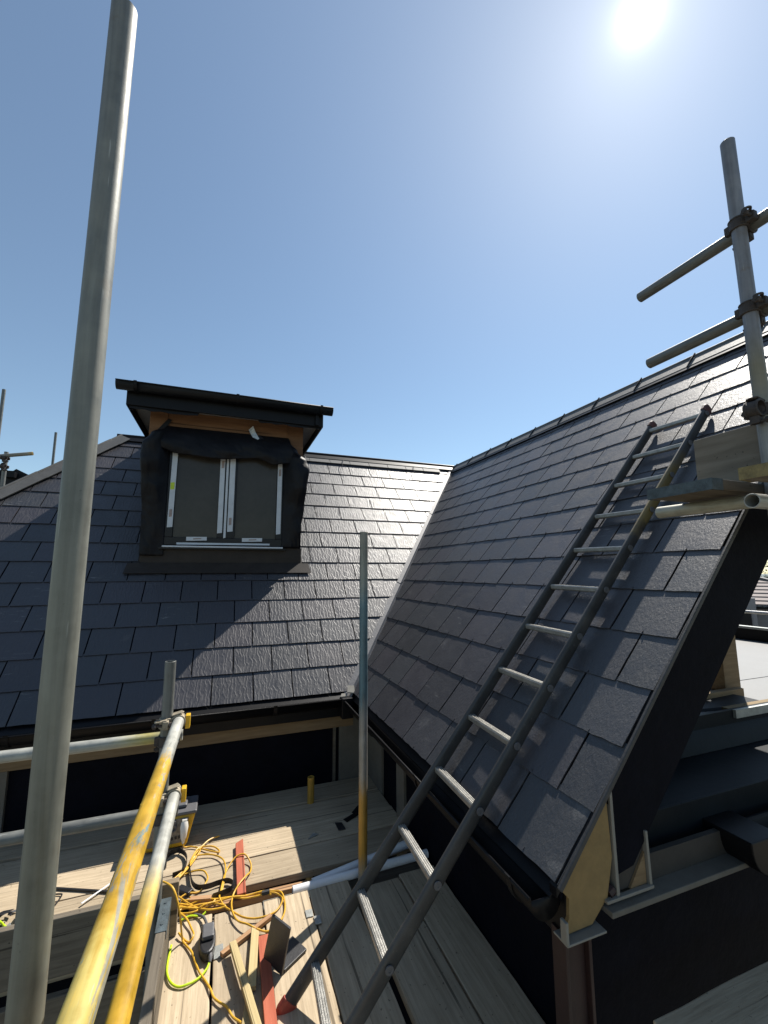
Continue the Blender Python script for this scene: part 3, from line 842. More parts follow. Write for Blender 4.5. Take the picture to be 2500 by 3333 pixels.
# ------------------------------------------------------------------ scaffold tubes
RO, RI = .02415, .0205
GR = (.19, .19, .17); GR2 = (.15, .155, .145); YL = (.48, .295, .03); YL2 = (.42, .33, .08); BL = (.075, .135, .165); RU = (.22, .15, .08)
def tube(name, p0, p1, stops, label, cat='scaffold tube', group=None, metal=.25, rough=.5, wob=.08, chips=None):
    p0 = Vector(p0); p1 = Vector(p1); L = (p1-p0).length
    mb = MB(); mb.hollow((0,0,0), (0,0,L), RO, RI, 36, max(1, int(L/.2)))
    me = mb.build(name, m_tube('steel_'+name, L, stops, metal, rough, wob, chips), smooth=True)
    me.rotation_mode = 'QUATERNION'
    me.rotation_quaternion = (p1-p0).to_track_quat('Z', 'Y')
    me.location = p0
    return tag(me, label, cat, group)
G1 = 'upright scaffold tubes'; G2 = 'horizontal scaffold tubes'
big = tube('scaffold_standard', (-.2535, .889, -5.6), (-.2535, .889, 2.838), [(0, GR2), (5.6, (.155, .12, .075)), (6.3, (.18, .155, .10)), (6.7, (.17, .17, .14)), (7.4, (.18, .185, .16)), (8.44, GR)], 'nearest tall grey scaffold tube, reaching almost to the top of the sky', group=G1)
tube('scaffold_standard', (.771, 2.409, -5.6), (.771, 2.409, 1.884), [(0, GR2), (5.62, (.30, .31, .28)), (5.75, (.45, .25, .04)), (6.02, (.42, .24, .05)), (6.12, (.30, .28, .24)), (6.42, (.25, .25, .24)), (6.55, BL), (7.08, (.09, .15, .175)), (7.2, (.22, .24, .22)), (7.48, (.25, .245, .20))], 'blue and yellow stained upright tube standing alone in the gap beside the ladder', group=G1)
tube('scaffold_standard', (-.217, 2.283, -5.6), (-.217, 2.283, 1.237), [(0, GR2), (6.84, GR2)], 'short grey upright tube carrying the yellow rails at the far end', group=G1)
tube('scaffold_standard', (1.813, .90, -5.6), (1.813, .90, 3.35), [(0, GR2), (7.7, (.26, .26, .25)), (8.0, (.20, .175, .115)), (8.15, (.20, .20, .21)), (8.95, (.20, .20, .21))], 'grey upright tube against the sky at the right edge, crossed by two tubes', group=G1)
tube('guard_rail', (-.167, 2.335, .965), (-.167, -.7, 1.086), [(0, (.42, .42, .39)), (.50, (.42, .42, .37)), (.62, YL), (1.15, (.48, .285, .022)), (1.33, (.48, .285, .022)), (1.55, (.50, .40, .12)), (1.8, YL), (3.03, YL2)], 'upper of the two yellow and grey rails running away from the camera', 'scaffold tube', G2, .1, .48, .30, True)
tube('guard_rail', (-.167, 2.345, .645), (-.167, -.7, .83), [(0, (.40, .40, .36)), (.62, (.40, .40, .36)), (.80, (.55, .40, .12)), (.95, (.48, .285, .022)), (3.05, (.48, .285, .022))], 'lower of the two yellow and grey rails running away from the camera', 'scaffold tube', G2, .1, .45, .14)
tube('guard_rail', (-.15, 2.333, .888), (-4.2, 2.333, .888), [(0, (.36, .36, .33)), (.15, (.40, .35, .12)), (.3, (.36, .36, .32)), (4.05, (.38, .38, .35))], 'upper cross tube leaving left from the short upright, under the far eave', 'scaffold tube', G2)
tube('guard_rail', (-.15, 2.333, .566), (-4.2, 2.333, .566), [(0, GR2), (4.05, GR2)], 'lower cross tube leaving left from the short upright, over the boards', 'scaffold tube', G2)
tube('scaffold_tube', (1.862, 1.36, 2.985), (1.862, -1.8, 2.945), [(0, GR2), (3.1, GR2)], 'upper of the two tubes that cross the right upright against the sky', 'scaffold tube', G2)
tube('scaffold_tube', (1.862, 1.345, 2.632), (1.862, -1.8, 2.60), [(0, GR2), (3.1, GR2)], 'lower of the two tubes that cross the right upright, just above the ridge', 'scaffold tube', G2)
tube('scaffold_tube', (1.72, 1.262, 1.893), (1.72, .90, 1.888), [(0, (.38, .37, .30)), (.36, (.38, .37, .30))], 'short tube under the blue-banded board, its top edge catching the sun', 'scaffold tube', G2)
tube('scaffold_tube', (1.585, .848, 1.872), (4.6, .848, 1.872), [(0, (.36, .36, .33)), (3, GR2)], 'tube with its open round end facing the ladder, at the right edge', 'scaffold tube', G2)
tube('scaffold_tube', (.66, 3.305, -1.0), (.66, 3.305, .168), [(0, GR2), (.9, (.45, .28, .05)), (1.17, (.50, .30, .05))], 'short yellow tube stub poking up between the back boards', 'scaffold tube')

# couplers: frame = upright along local z, other tube along local y at x = +0.0483
def coupler(loc, rot, mat, label, flap=None, group='scaffold couplers'):
    t = thing('scaffold_coupler', label, 'coupler', loc, group)
    t['_o'] = (0, 0, 0)
    t.rotation_euler = rot
    b = MB()
    b.ring((0,0,0), (0,0,1), .0246, .0300, .046, 26)
    b.ring((0,0,0.019), (0,0,1), .0246, .0325, .007, 26); b.ring((0,0,-.019), (0,0,1), .0246, .0325, .007, 26)
    b.box(-.012, .012, -.058, -.026, -.017, .017)
    b.box(-.010, .010, .026, .046, -.018, .018)
    b.build('upright_clamp', M[mat], t, bevel=.003, smooth=False)
    c = MB()
    c.ring((.0483,0,0), (0,1,0), .0246, .0300, .046, 26)
    c.ring((.0483,.019,0), (0,1,0), .0246, .0325, .007, 26); c.ring((.0483,-.019,0), (0,1,0), .0246, .0325, .007, 26)
    # saddle strap with an eyelet ear
    c.prism([(.020, -.022, .026), (.020, .022, .026), (.06, .020, .036), (.072, 0, .034), (.06, -.020, .036)], (0, 0, .006))
    c.box(.036, .060, -.016, .016, -.056, -.026)
    c.build('rail_clamp', M[mat], t, bevel=.003)
    e = MB(); e.ring((-.030, -.046, .018), (0,0,1), .008, .016, .007, 18); e.box(-.016, .004, -.052, -.030, .0145, .0215); e.build('eyelet', M[mat], t, bevel=.001)
    d = MB(); d.cyl((-.055, -.047, 0), (.026, -.047, 0), .006, seg=10); d.cyl((-.052, -.047, 0), (-.038, -.047, 0), .012, seg=6); d.cyl((.014, -.047, 0), (.024, -.047, 0), .012, seg=6); d.build('bolt', M['rust'], t)
    d = MB(); d.cyl((.048, -.018, -.05), (.048, .052, -.05), .006, seg=10); d.cyl((.048, .03, -.05), (.048, .045, -.05), .012, seg=6); d.build('bolt', M['rust'], t)
    if flap:
        f = MB(); f.box(.078, .098, -.004, .038, -.038, .020); f.build('yellow_flap', M[flap], t, bevel=.003)
    return t
coupler((-.217, 2.283, .967), (0, 0, 0), 'coupler', 'dusty coupler holding the upper yellow rail to the short upright', 'yellow')
coupler((-.217, 2.283, .650), (0, 0, 0), 'coupler', 'dusty coupler holding the lower yellow rail to the short upright', 'yellow')
coupler((-.217, 2.283, .888), (0, 0, R(90)), 'rust', 'dark coupler fixing the upper cross tube to the short upright')
coupler((-.217, 2.283, .566), (0, 0, R(90)), 'rust', 'dark coupler fixing the lower cross tube to the short upright')
coupler((1.813, .90, 2.979), (0, 0, 0), 'rust', 'rusty coupler at the upper crossing on the right upright, against the sky')
coupler((1.813, .90, 2.627), (0, 0, 0), 'rust', 'rusty coupler at the lower crossing on the right upright, by the ridge')
coupler((1.813, .90, 2.225), (0, 0, R(180)), 'rust', 'rusty coupler on the right upright just above the grey toe board')

# embossed standard mark on the nearest tube
def letters(txt, zlow, size, ang):
    cu = bpy.data.curves.new('tube_mark', 'FONT'); cu.body = txt; cu.size = size; cu.extrude = .0002
    ob = bpy.data.objects.new('tmp_mark', cu); COL.objects.link(ob)
    dg = bpy.context.evaluated_depsgraph_get()
    me = bpy.data.meshes.new_from_object(ob.evaluated_get(dg))
    COL.objects.unlink(ob); bpy.data.objects.remove(ob)
    for v in me.vertices:
        x, y, zz = v.co
        a = ang - y/RO
        rad = RO+.0003+zz*1.5
        v.co = (rad*math.cos(a), rad*math.sin(a), zlow+x)
    me.materials.clear(); me.materials.append(M['galv'])
    o = bpy.data.objects.new('embossed_mark', me); COL.objects.link(o)
    o.parent = big
    return o
letters('EN39  1 -  KK', 5.6+1.395, .0135, math.atan2(-.889, .2535)+R(30))

# ------------------------------------------------------------------ scaffold boards
def plank(name, x0, x1, y0, y1, z0, z1, label, mat='board', group=None, cat='board', bev=.004, wear=True, band=None, bandmat='galv'):
    dx, dy, dz = x1-x0, y1-y0, z1-z0
    alongx = dx >= dy
    L, W = (dx, dy) if alongx else (dy, dx)
    mb = MB()
    n = max(2, int(L/.12))
    r = random.Random(int(abs(x0*991+y0*577+z0*331)*100)+5)
    vs = []; fs = []
    for i in range(n+1):
        x = -L/2+L*i/n
        e = [(r.uniform(-.0022, .0022) if 0 < i < n else 0) for _ in range(4)]
        vs += [(x, -W/2+e[0], 0), (x, W/2+e[1], 0), (x, W/2+e[1], dz+e[2]*.5), (x, -W/2+e[0], dz+e[3]*.5)]
    for i in range(n):
        a = 4*i; b = a+4
        fs += [[a, a+1, b+1, b][::-1], [a+1, a+2, b+2, b+1], [a+2, a+3, b+3, b+2], [a+3, a, b, b+3]]
    fs += [[0, 1, 2, 3], [4*n+3, 4*n+2, 4*n+1, 4*n]]
    mb.add(vs, fs)
    o = mb.build(name, M[mat], bevel=bev)
    o.location = ((x0+x1)/2, (y0+y1)/2, z0)
    if not alongx: o.rotation_euler = (0, 0, R(90))
    if label: tag(o, label, cat, group)
    if band is not None:
        for e in band:
            q = MB(); s_ = e*L/2
            a, b = sorted((s_-e*.0, s_+e*.0025)); 
            q.box(a, b, -W/2-.002, W/2+.002, -.001, dz+.001)
            a2, b2 = sorted((s_-e*.055, s_))
            q.box(a2, b2, -W/2-.0022, -W/2-.0003, -.001, dz+.001); q.box(a2, b2, W/2+.0003, W/2+.0022, -.001, dz+.001)
            q.build('end_band', M[bandmat], o)
    return o
GB = 'scaffold boards of the deck'
T = .038
plank('scaffold_board', -2.7, 1.19, 3.315, 3.545, -T, 0, 'deck board lying against the black wall below the far eave', group=GB)
plank('scaffold_board', -2.7, 1.185, 3.065, 3.298, -T-.004, -.004, 'deck board second from the black far wall, with the yellow stub at its edge', group=GB)
plank('scaffold_board', -2.7, 1.19, 2.838, 3.060, -T-.002, -.002, 'deck board third from the far wall, under the slate scraps and half in sun', group=GB)
plank('scaffold_board', -2.7, 1.17, 2.606, 2.832, -T-.003, -.003, 'deck board fourth from the far wall, under the top of the red batten', group=GB)
plank('scaffold_board', -2.7, -.205, 2.37, 2.600, -T-.001, -.001, 'sunlit deck board along the left toe board, nearest the opening', group=GB)
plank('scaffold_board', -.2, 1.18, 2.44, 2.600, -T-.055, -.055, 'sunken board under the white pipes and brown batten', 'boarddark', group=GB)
plank('scaffold_board', -.200, .020, -.8, 2.470, -T, 0, 'deck board pointing at the camera, leftmost, under the black adaptor', group=GB)
plank('scaffold_board', .030, .252, -.8, 2.462, -T-.003, -.003, 'deck board pointing at the camera, under the tan and red offcuts', group=GB)
plank('scaffold_board', .260, .482, -.8, 2.455, -T+.002, .002, 'deck board pointing at the camera, crossed by the sunlight edge', group=GB, band=(1,))
plank('scaffold_board', .490, .704, -.8, 2.490, -T-.002, -.002, 'shaded deck board between the metal clips and the stained upright', group=GB)
plank('scaffold_board', .738, .966, -.8, 2.375, -T+.001, .001, 'shaded deck board under the middle of the ladder', group=GB)
plank('scaffold_board', .976, 1.188, -.8, 2.40, -T-.002, -.002, 'shaded deck board at the dark edge under the right eave', group=GB)
plank('scaffold_board', .50, 1.15, 2.28, 2.44, -T-.12, -.085, 'shadowed packing board below the gap by the stained upright', 'boarddark', group=GB)
plank('scaffold_board', 1.25, 3.6, .86, 1.085, .292, .330, 'grey board in the dark bottom right corner, outside the gable', 'board', group=GB)
# toe boards on edge
def toe(x0, x1, y0, y1, z0, z1, label, mat, bandmat=None, rotz=0.0):
    dx, dy, dz = x1-x0, y1-y0, z1-z0
    alongx = dx >= dy
    L, W = (dx, dy) if alongx else (dy, dx)
    mb = MB(); mb.box(-L/2, L/2, -W/2, W/2, 0, dz)
    o = mb.build('toe_board', M[mat], bevel=.004)
    o.location = ((x0+x1)/2, (y0+y1)/2, z0)
    o.rotation_euler = (0, 0, (0 if alongx else R(90))+rotz)
    tag(o, label, 'board', 'toe boards on edge')
    if bandmat:
        q = MB(); q.box(L/2, L/2+.002, -W/2-.002, W/2+.002, 0, dz+.001); q.box(L/2-.19, L/2, -W/2-.002, W/2+.002, dz+.0005, dz+.0025); q.box(L/2-.19, L/2, -W/2-.0025, -W/2-.0005, dz-.03, dz+.0005)
        for i in range(3): q.cyl((L/2-.03-.06*i, 0, dz+.002), (L/2-.03-.06*i, 0, dz+.005), .006, seg=10)
        q.build('end_band', M[bandmat], o)
    return o
toe(-3.2, -.245, 2.335, 2.368, .001, .222, 'dark toe board on edge along the left opening, below the cross tubes', 'boarddark')
toe(-.250, -.132, 2.384, 2.421, .001, .226, 'stub of brown board on edge behind the blue-painted toe board end', 'stubwood')
toe(-.193, -.156, -.8, 2.296, .001, .222, 'weathered toe board on edge beside the yellow rails, with a blue-painted end', 'boarddark', 'bluepaint')
# lower lift seen through the opening
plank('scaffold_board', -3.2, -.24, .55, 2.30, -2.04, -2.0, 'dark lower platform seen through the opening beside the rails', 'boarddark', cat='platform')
plank('toe_board', -2.8, -.23, 2.303, 2.331, -.30, -.045, 'second dark board on edge below the left toe board', 'boarddark', group='toe boards on edge')

# right-hand platform on the gable scaffold
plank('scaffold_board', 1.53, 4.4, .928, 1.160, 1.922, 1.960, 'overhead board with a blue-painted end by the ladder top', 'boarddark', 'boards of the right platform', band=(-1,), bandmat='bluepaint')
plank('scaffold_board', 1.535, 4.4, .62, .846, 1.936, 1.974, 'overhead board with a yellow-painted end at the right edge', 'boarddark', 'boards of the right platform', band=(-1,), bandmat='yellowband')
tb_ = MB(); tb_.box(-1.4, 1.4, -.016, .016, 0, .215)
to = tb_.build('toe_board', M['toeply'], bevel=.004); to.location = (1.862, -.225, 1.982); to.rotation_euler = (0, 0, R(90))
tag(to, 'grey toe board on edge behind the right upright, beside the ladder top', 'board', 'toe boards on edge')

# ------------------------------------------------------------------ ladder
LF = Vector((.288, 1.872, .0)); LT = Vector((2.72, 1.98, 2.64)); LO = Vector((-.016, -.36, 0)); LO2 = Vector((-.016, -.36, -.02))
ld = thing('ladder', 'long dark ladder with pale metal rungs leaning from the deck up the right slate roof', 'ladder', (.28, 1.69, 0))
ldir = (LT-LF).normalized()
side_ = (-LO).normalized(); nrm_ = ldir.cross(side_).normalized()
if nrm_.z < 0: nrm_.negate()
def m_stile(name, paint):
    t = NT(name); v = t.coords()
    tcn = t.n('TexCoord'); sx = t.n('SeparateXYZ'); t.l(tcn.outputs['Object'], sx.inputs[0])
    big_ = t.noise(v, 9, 6, .65); fine = t.noise(v, 90, 4, .6)
    col = t.ramp(big_, [(.3, (.028, .028, .028)), (.6, (.046, .045, .043)), (.8, (.075, .071, .064))])
    if paint:
        z = t.math('ADD', sx.outputs['Z'], t.math('MULTIPLY', t.math('SUBTRACT', big_, .5), .25))
        z = t.math('DIVIDE', z, 3.0)
        m = t.ramp(z, [(1.84/3, 0.0), (1.93/3, .6), (2.2/3, .4), (2.34/3, 0.0)])
        col = t.mix(m, col, (.26, .18, .035))
    sp = t.ramp(fine, [(.64, 0.0), (.72, .5)])
    col = t.mix(sp, col, (.16, .155, .145))
    t.set(Base_Color=col, Roughness=t.ramp(big_, [(.3, .36), (.7, .55)]), Specular_IOR_Level=.5)
    t.bump(t.math('ADD', big_, t.math('MULTIPLY', fine, .3)), .2, .003)
    return t.m
def stile(p0, p1, mat):
    d = (p1-p0).normalized(); s2 = side_-d*side_.dot(d); s2.normalize(); n2 = d.cross(s2)
    if n2.z < 0: n2.negate()
    prof = []
    for k in range(20):
        a = 2*math.pi*k/20
        ca, sa = math.cos(a), math.sin(a)
        e = 2.6
        prof.append((.0128*math.copysign(abs(ca)**(2/e), ca), .029*math.copysign(abs(sa)**(2/e), sa)))
    mb = MB(); vs = []
    N_ = 24
    for i in range(N_+1):
        q = p0.lerp(p1, i/N_)
        vs += [q+s2*a+n2*b for a, b in prof]
    m = len(prof)
    fs = [[i*m+k, i*m+(k+1) % m, (i+1)*m+(k+1) % m, (i+1)*m+k] for i in range(N_) for k in range(m)]
    fs += [list(range(m)), [N_*m+k for k in range(m)]]
    mb.add(vs, fs)
    o = mb.build('stile', mat, ld, smooth=True); sub(o)
    for e, sgn in ((p0, -1), (p1, 1)):
        c = MB(); q0 = e-d*sgn*.035; q1 = e+d*sgn*.022
        vs = []
        for q, kk in ((q0, 1.18), (e, 1.2), (q1, .9)):
            vs += [q+s2*a*kk+n2*b*kk for a, b in prof]
        fs = [[i*m+k, i*m+(k+1) % m, (i+1)*m+(k+1) % m, (i+1)*m+k] for i in range(2) for k in range(m)]
        fs += [list(range(m)), [2*m+k for k in range(m)]]
        c.add(vs, fs); c.build('end_cap', M['redplastic' if sgn < 0 else 'oldcap'], o, bevel=.002)
    return o
stile(LF, LT, m_stile('stile_grey', False))
stile(LF+LO, LT+LO2, m_stile('stile_stained', True))
LL = (LT-LF).length
for i in range(13):
    s_ = .17+.2797*i
    if s_ > LL-.03: break
    a = LF+ldir*s_; b = (LF+LO)+((LT+LO2)-(LF+LO)).normalized()*s_
    rg = MB()
    d = (b-a).normalized(); n2 = nrm_; t2 = d.cross(n2).normalized()
    q0 = a+d*.012; q1 = b-d*.012
    # grooved D-section rung
    prof = [(-.017, -.010), (-.017, .006), (-.014, .011), (-.010, .011), (-.009, .0085), (-.006, .0085), (-.005, .0115), (-.001, .0115), (0, .009), (.003, .009), (.004, .0115), (.008, .0115), (.009, .0085), (.012, .0085), (.013, .011), (.017, .006), (.017, -.010), (.010, -.016), (-.010, -.016)]
    # turn the tread level
    ht = Vector((0,0,1)); tt = d.cross(ht).normalized(); ht = tt.cross(d)
    if ht.z < 0: ht.negate()
    m = len(prof)
    rg.add([q0+tt*x+ht*y for x, y in prof]+[q1+tt*x+ht*y for x, y in prof], [[k, (k+1) % m, m+(k+1) % m, m+k] for k in range(m)])
    ro = rg.build('rung', M['alu'], ld, fix=True); sub(ro)
    for e, dd in ((a, -d), (b, d)):
        c = MB(); c.ring(e+dd*.0185, dd, .006, .015, .004, 14); c.cyl(e+dd*.012, e+dd*.019, .0065, seg=8); c.build('rivet', M['greyrub'], ro)

# ------------------------------------------------------------------ things on the deck
def flatpiece(name, pts, z, th, mat, label, cat, group=None, bev=.0015):
    cx = sum(p[0] for p in pts)/len(pts); cy = sum(p[1] for p in pts)/len(pts)
    mb = MB(); mb.prism([(x, y, z) for x, y in pts], (0, 0, th))
    o = mb.build(name, M[mat], loc=(cx, cy, z), bevel=bev)
    return tag(o, label, cat, group)
def batten(name, p0, p1, wd, th, z0, z1, mat, label, cat='batten', group=None, cut=0.0):
    p0 = Vector((p0[0], p0[1], z0+th/2)); p1 = Vector((p1[0], p1[1], z1+th/2))
    L = (p1-p0).length
    mb = MB()
    n = 6; vs = []
    for i in range(n+1):
        x = -L/2+L*i/n; e = cut if i == n else 0
        vs += [(x, -wd/2, -th/2), (x-e, wd/2, -th/2), (x-e, wd/2, th/2), (x, -wd/2, th/2)]
    fs = []
    for i in range(n):
        a = 4*i; b = a+4
        fs += [[a, a+1, b+1, b], [a+1, a+2, b+2, b+1], [a+2, a+3, b+3, b+2], [a+3, a, b, b+3]]
    fs += [[0,1,2,3], [4*n+3, 4*n+2, 4*n+1, 4*n]]
    mb.add(vs, fs)
    o = mb.build(name, M[mat], bevel=.002)
    d = (p1-p0).normalized(); o.location = (p0+p1)/2
    o.rotation_mode = 'QUATERNION'; o.rotation_quaternion = Vector((1,0,0)).rotation_difference(d)
    return tag(o, label, cat, group)
GO = 'timber offcuts on the deck'
batten('batten', (.157, 2.520), (.160, 2.992), .044, .020, .003, .003, 'red', 'short red batten lying across the sunlit boards beside the cable loops', group=GO, cut=.035)
batten('batten', (.232, 1.70), (.238, 2.222), .044, .020, .003, .003, 'red', 'red batten running out of the bottom of the photo, under the black offcut', group=GO)
batten('batten', (-.09, 2.562), (.50, 2.540), .036, .034, -.052, -.052, 'brownbat', 'long brown batten lying in the gap in front of the white pipes', group=GO)
batten('batten', (-.088, 2.582), (.012, 2.556), .026, .018, .003, .003, 'brownbat', 'stubby brown offcut under the cable bundle', group=GO)
batten('batten', (.062, 2.195), (.285, 2.330), .022, .016, .003, .006, 'brownbat', 'splintered pale batten lying diagonally under the cable loop', group=GO)
batten('batten', (.205, 1.70), (.108, 2.205), .028, .020, .026, .026, 'tan', 'long tan batten lying on top of the other offcuts, out of the bottom edge', group=GO)
batten('batten', (.176, 1.990), (.206, 2.252), .034, .018, .003, .006, 'tan', 'short tan batten with a pointed end between the red and long tan battens', group=GO, cut=-.03)
batten('batten', (.10, 1.60), (.170, 1.955), .034, .018, .003, .003, 'tan', 'tan offcut half under the long tan batten at the bottom edge', group=GO)
# L-shaped black offcut
lo = thing('black_offcut', 'black L-shaped board offcut standing on the red batten', 'offcut', (.26, 2.06, .02))
p = MB(); p.prism([(.229, 2.101, .024), (.295, 2.012, .004), (.318, 1.975, .196), (.255, 2.060, .206)], Vector((.8, .6, .1))*.010); p.build('upright_leaf', M['slatechip'], lo, bevel=.002)
p = MB(); p.prism([(.245, 2.112, .006), (.308, 2.020, .006), (.412, 2.088, .006), (.365, 2.178, .006)], (0, 0, .011)); p.build('flat_leaf', M['slatechip'], lo, bevel=.002)
# white pipes
for (a, b, r_, lab) in (((.519, 2.512, -.012), (1.15, 2.592, .022), .0225, 'white plastic pipe, the farther of the two behind the stained upright'), ((.409, 2.476, .0), (1.19, 2.480, .012), .0215, 'white plastic pipe, the nearer of the two with its end in sunlight')):
    a = Vector(a); b = Vector(b)
    mb = MB(); mb.hollow(a, b, r_, r_-.002, 24)
    tag(mb.build('plastic_pipe', M['pipe'], loc=tuple((a+b)/2), smooth=True), lab, 'pipe', 'white pipes on the deck')
# slate scraps
GS = 'scraps on the deck'
flatpiece('slate_scrap', [(.562, 2.875), (.606, 2.926), (.633, 2.899)], .001, .005, 'galv', 'small pale triangular scrap on the shaded boards', 'scrap', GS)
flatpiece('slate_scrap', [(.76, 2.987), (.804, 2.971), (.81, 2.894), (.763, 2.894)], .001, .005, 'rubber', 'square dark scrap on the boards left of the stained upright', 'scrap', GS)
mb = MB(); mb.prism([(.823, 3.002, .002), (.926, 3.053, .004), (.935, 3.02, .004), (.838, 2.965, .002)], (0, 0, .003)); mb.prism([(.895, 3.05, .008), (.955, 3.10, .020), (.975, 3.05, .018), (.925, 3.015, .008)], (0, 0, .003))
tag(mb.build('felt_scrap', M['felt'], loc=(.88, 3.02, 0)), 'folded strip of black felt lying behind the stained upright', 'scrap', GS)
# metal clip plates across the gap
flatpiece('metal_plate', [(.444, 2.317), (.479, 2.314), (.477, 2.269), (.444, 2.271)], .0025, .005, 'galv', 'left of two small metal plates across the board gap', 'metal plate', 'board clips')
flatpiece('metal_plate', [(.477, 2.264), (.508, 2.262), (.506, 2.213), (.475, 2.215)], .0025, .007, 'galv', 'right of two small metal plates across the board gap', 'metal plate', 'board clips')
flatpiece('metal_plate', [(.030, 2.262), (.070, 2.268), (.074, 2.20), (.032, 2.195)], -.001, .004, 'galv', 'flat metal plate on the board beside the black adaptor', 'metal plate', 'board clips')

# transformer
tf = thing('transformer', 'yellow site transformer box with grey lid and worn front panel', 'transformer', (-.24, 3.13, 0))
p = MB()
vs = [(-.37, 3.07, .006), (-.142, 3.07, .006), (-.142, 3.21, .006), (-.37, 3.21, .006), (-.385, 3.075, .178), (-.100, 3.075, .178), (-.100, 3.255, .178), (-.385, 3.255, .178)]
p.add(vs, [(0,3,2,1),(4,5,6,7),(0,1,5,4),(1,2,6,5),(2,3,7,6),(3,0,4,7)])
p.build('body', M['yellow'], tf, bevel=.012)
p = MB(); p.box(-.392, -.092, 3.066, 3.262, .180, .20); p.build('lid', M['greyrub'], tf, bevel=.008)
p = MB(); p.box(-.33, -.15, 3.11, 3.22, .201, .222); p.build('handle', M['greyrub'], tf, bevel=.01)
p = MB(); p.prism([(-.355, 3.0675, .034), (-.160, 3.0675, .034), (-.135, 3.0715, .165), (-.365, 3.0715, .165)], (0, -.002, 0)); po = p.build('front_panel', M['panel'], tf); sub(po)
for i in range(5):
    q = MB(); xx = -.26+.019*i; q.obox((xx, 3.0645, .058+.002*i), (1,0,.15), (0,1,0), (-.15,0,1), .006, .001, .008); q.build('worn_print', M['rubber'], po)
for i, x in enumerate((-.285, -.220, -.157)):
    q = MB(); q.ring((x, 3.060, .122), (0, 1, 0), .014, .022, .018, 20); q.box(x-.014, x+.014, 3.046, 3.066, .146, .164); q.build('socket', M['white'] if i != 1 else M['greyrub'], tf, bevel=.001)

# cables on the deck
def cable(name, pts, r_, mat, label, zf, parent=None, nm=6, cat='cable', group=None):
    r = random.Random(len(pts)*31+int(pts[0][0]*1000))
    P = []
    for i, q in enumerate(pts):
        zz = q[2] if len(q) == 3 else r_+.001+zf*abs(math.sin(i*1.35+r.random()))
        P.append(Vector((q[0], q[1], zz)))
    mb = MB(); mb.tube(spline(P, nm), r_, 9)
    return mb, P
cb = thing('extension_cable', 'tangled yellow extension cable in loops across the sunlit boards', 'cable', (-.02, 2.6, 0))
CY = [
 [(-.158,3.023,.055),(-.156,3.03,.03),(-.145,3.045,.012),(-.112,3.045,.008),(-.059,3.010),(-.014,2.968),(.04,2.932),(.045,2.951),(.014,2.995),(-.03,3.018),(-.07,3.011),(-.095,2.958),(-.116,2.871),(-.153,2.797),(-.178,2.759)],
 [(-.182,2.771),(-.136,2.823),(-.107,2.879),(-.083,2.929),(-.027,2.929),(.026,2.903),(.069,2.841),(.081,2.757),(.074,2.664),(.061,2.589),(.051,2.546),(.076,2.487),(.114,2.429),(.16,2.374),(.212,2.345),(.271,2.339),(.32,2.368),(.349,2.413),(.341,2.461),(.304,2.485),(.247,2.49),(.178,2.501),(.116,2.524),(.048,2.541),(-.037,2.559),(-.085,2.559),(-.13,2.568)],
 [(.051,2.555),(.066,2.646),(.079,2.725),(.107,2.786),(.142,2.819,.03),(.185,2.815,.032),(.214,2.765),(.211,2.697),(.184,2.632,.03),(.149,2.585,.03),(.12,2.543),(.108,2.479),(.114,2.408),(.136,2.351),(.175,2.305,.025),(.219,2.273),(.264,2.256),(.309,2.266),(.345,2.321),(.358,2.394),(.35,2.461),(.318,2.497),(.261,2.504),(.185,2.512),(.116,2.517),(.048,2.524),(-.011,2.516),(-.058,2.512),(-.132,2.561)],
 [(-.144,2.634),(-.11,2.584),(-.059,2.529),(-.01,2.489),(.037,2.482),(.079,2.477),(.061,2.497),(.012,2.529),(-.042,2.536),(-.095,2.539),(-.129,2.53),(-.122,2.51),(-.08,2.494),(-.049,2.504),(-.072,2.539),(-.115,2.564),(-.14,2.582)],
 [(-.137,2.617),(-.102,2.632),(-.05,2.636),(-.018,2.678),(-.01,2.727),(-.031,2.78),(-.075,2.8),(-.127,2.803),(-.161,2.779)],
 [(-.128,2.517),(-.095,2.454),(-.068,2.389),(-.056,2.34),(-.074,2.323),(-.105,2.352),(-.121,2.379)],
 [(-.215,2.395,.235),(-.195,2.385,.238),(-.150,2.330,.232),(-.118,2.300,.15),(-.105,2.335,.03),(-.095,2.325,.008),(-.059,2.259),(-.04,2.199),(-.022,2.145),(.004,2.098),(.025,2.045),(.036,2.014),(.055,1.985),(.083,1.954),(.105,1.91),(.136,1.868),(.165,1.82),(.20,1.77)],
 [(-.15,2.78),(-.11,2.87),(-.085,2.96),(-.02,3.06),(.045,3.10)],
 [(-.17,2.74),(-.12,2.82),(-.09,2.90),(-.06,2.97),(-.075,3.0)],
 [(-.13,2.60),(-.06,2.575),(.02,2.55),(.09,2.535),(.17,2.52),(.26,2.50),(.30,2.478)],
 [(-.14,2.55),(-.08,2.52),(-.02,2.51),(.03,2.535),(-.03,2.57),(-.09,2.60)],
]
for i, pts in enumerate(CY):
    mb, _ = cable('cable_run', pts, .0042, 'cable', None, .005+.004*(i % 3))
    mb.build('cable_run', M['cable'], cb, smooth=True)
p = MB(); p.tube([(-.157, 3.052, .150), (-.157, 3.040, .128), (-.158, 3.026, .075), (-.158, 3.024, .066), (-.158, 3.022, .048)], [.019, .023, .016, .010, .006], 16); p.build('plug', M['white'], cb, smooth=True)
p = MB(); p.tube([(.255, 2.487, .02), (.292, 2.486, .02)], .011, 8); p.build('cable_tie', M['rubber'], cb)

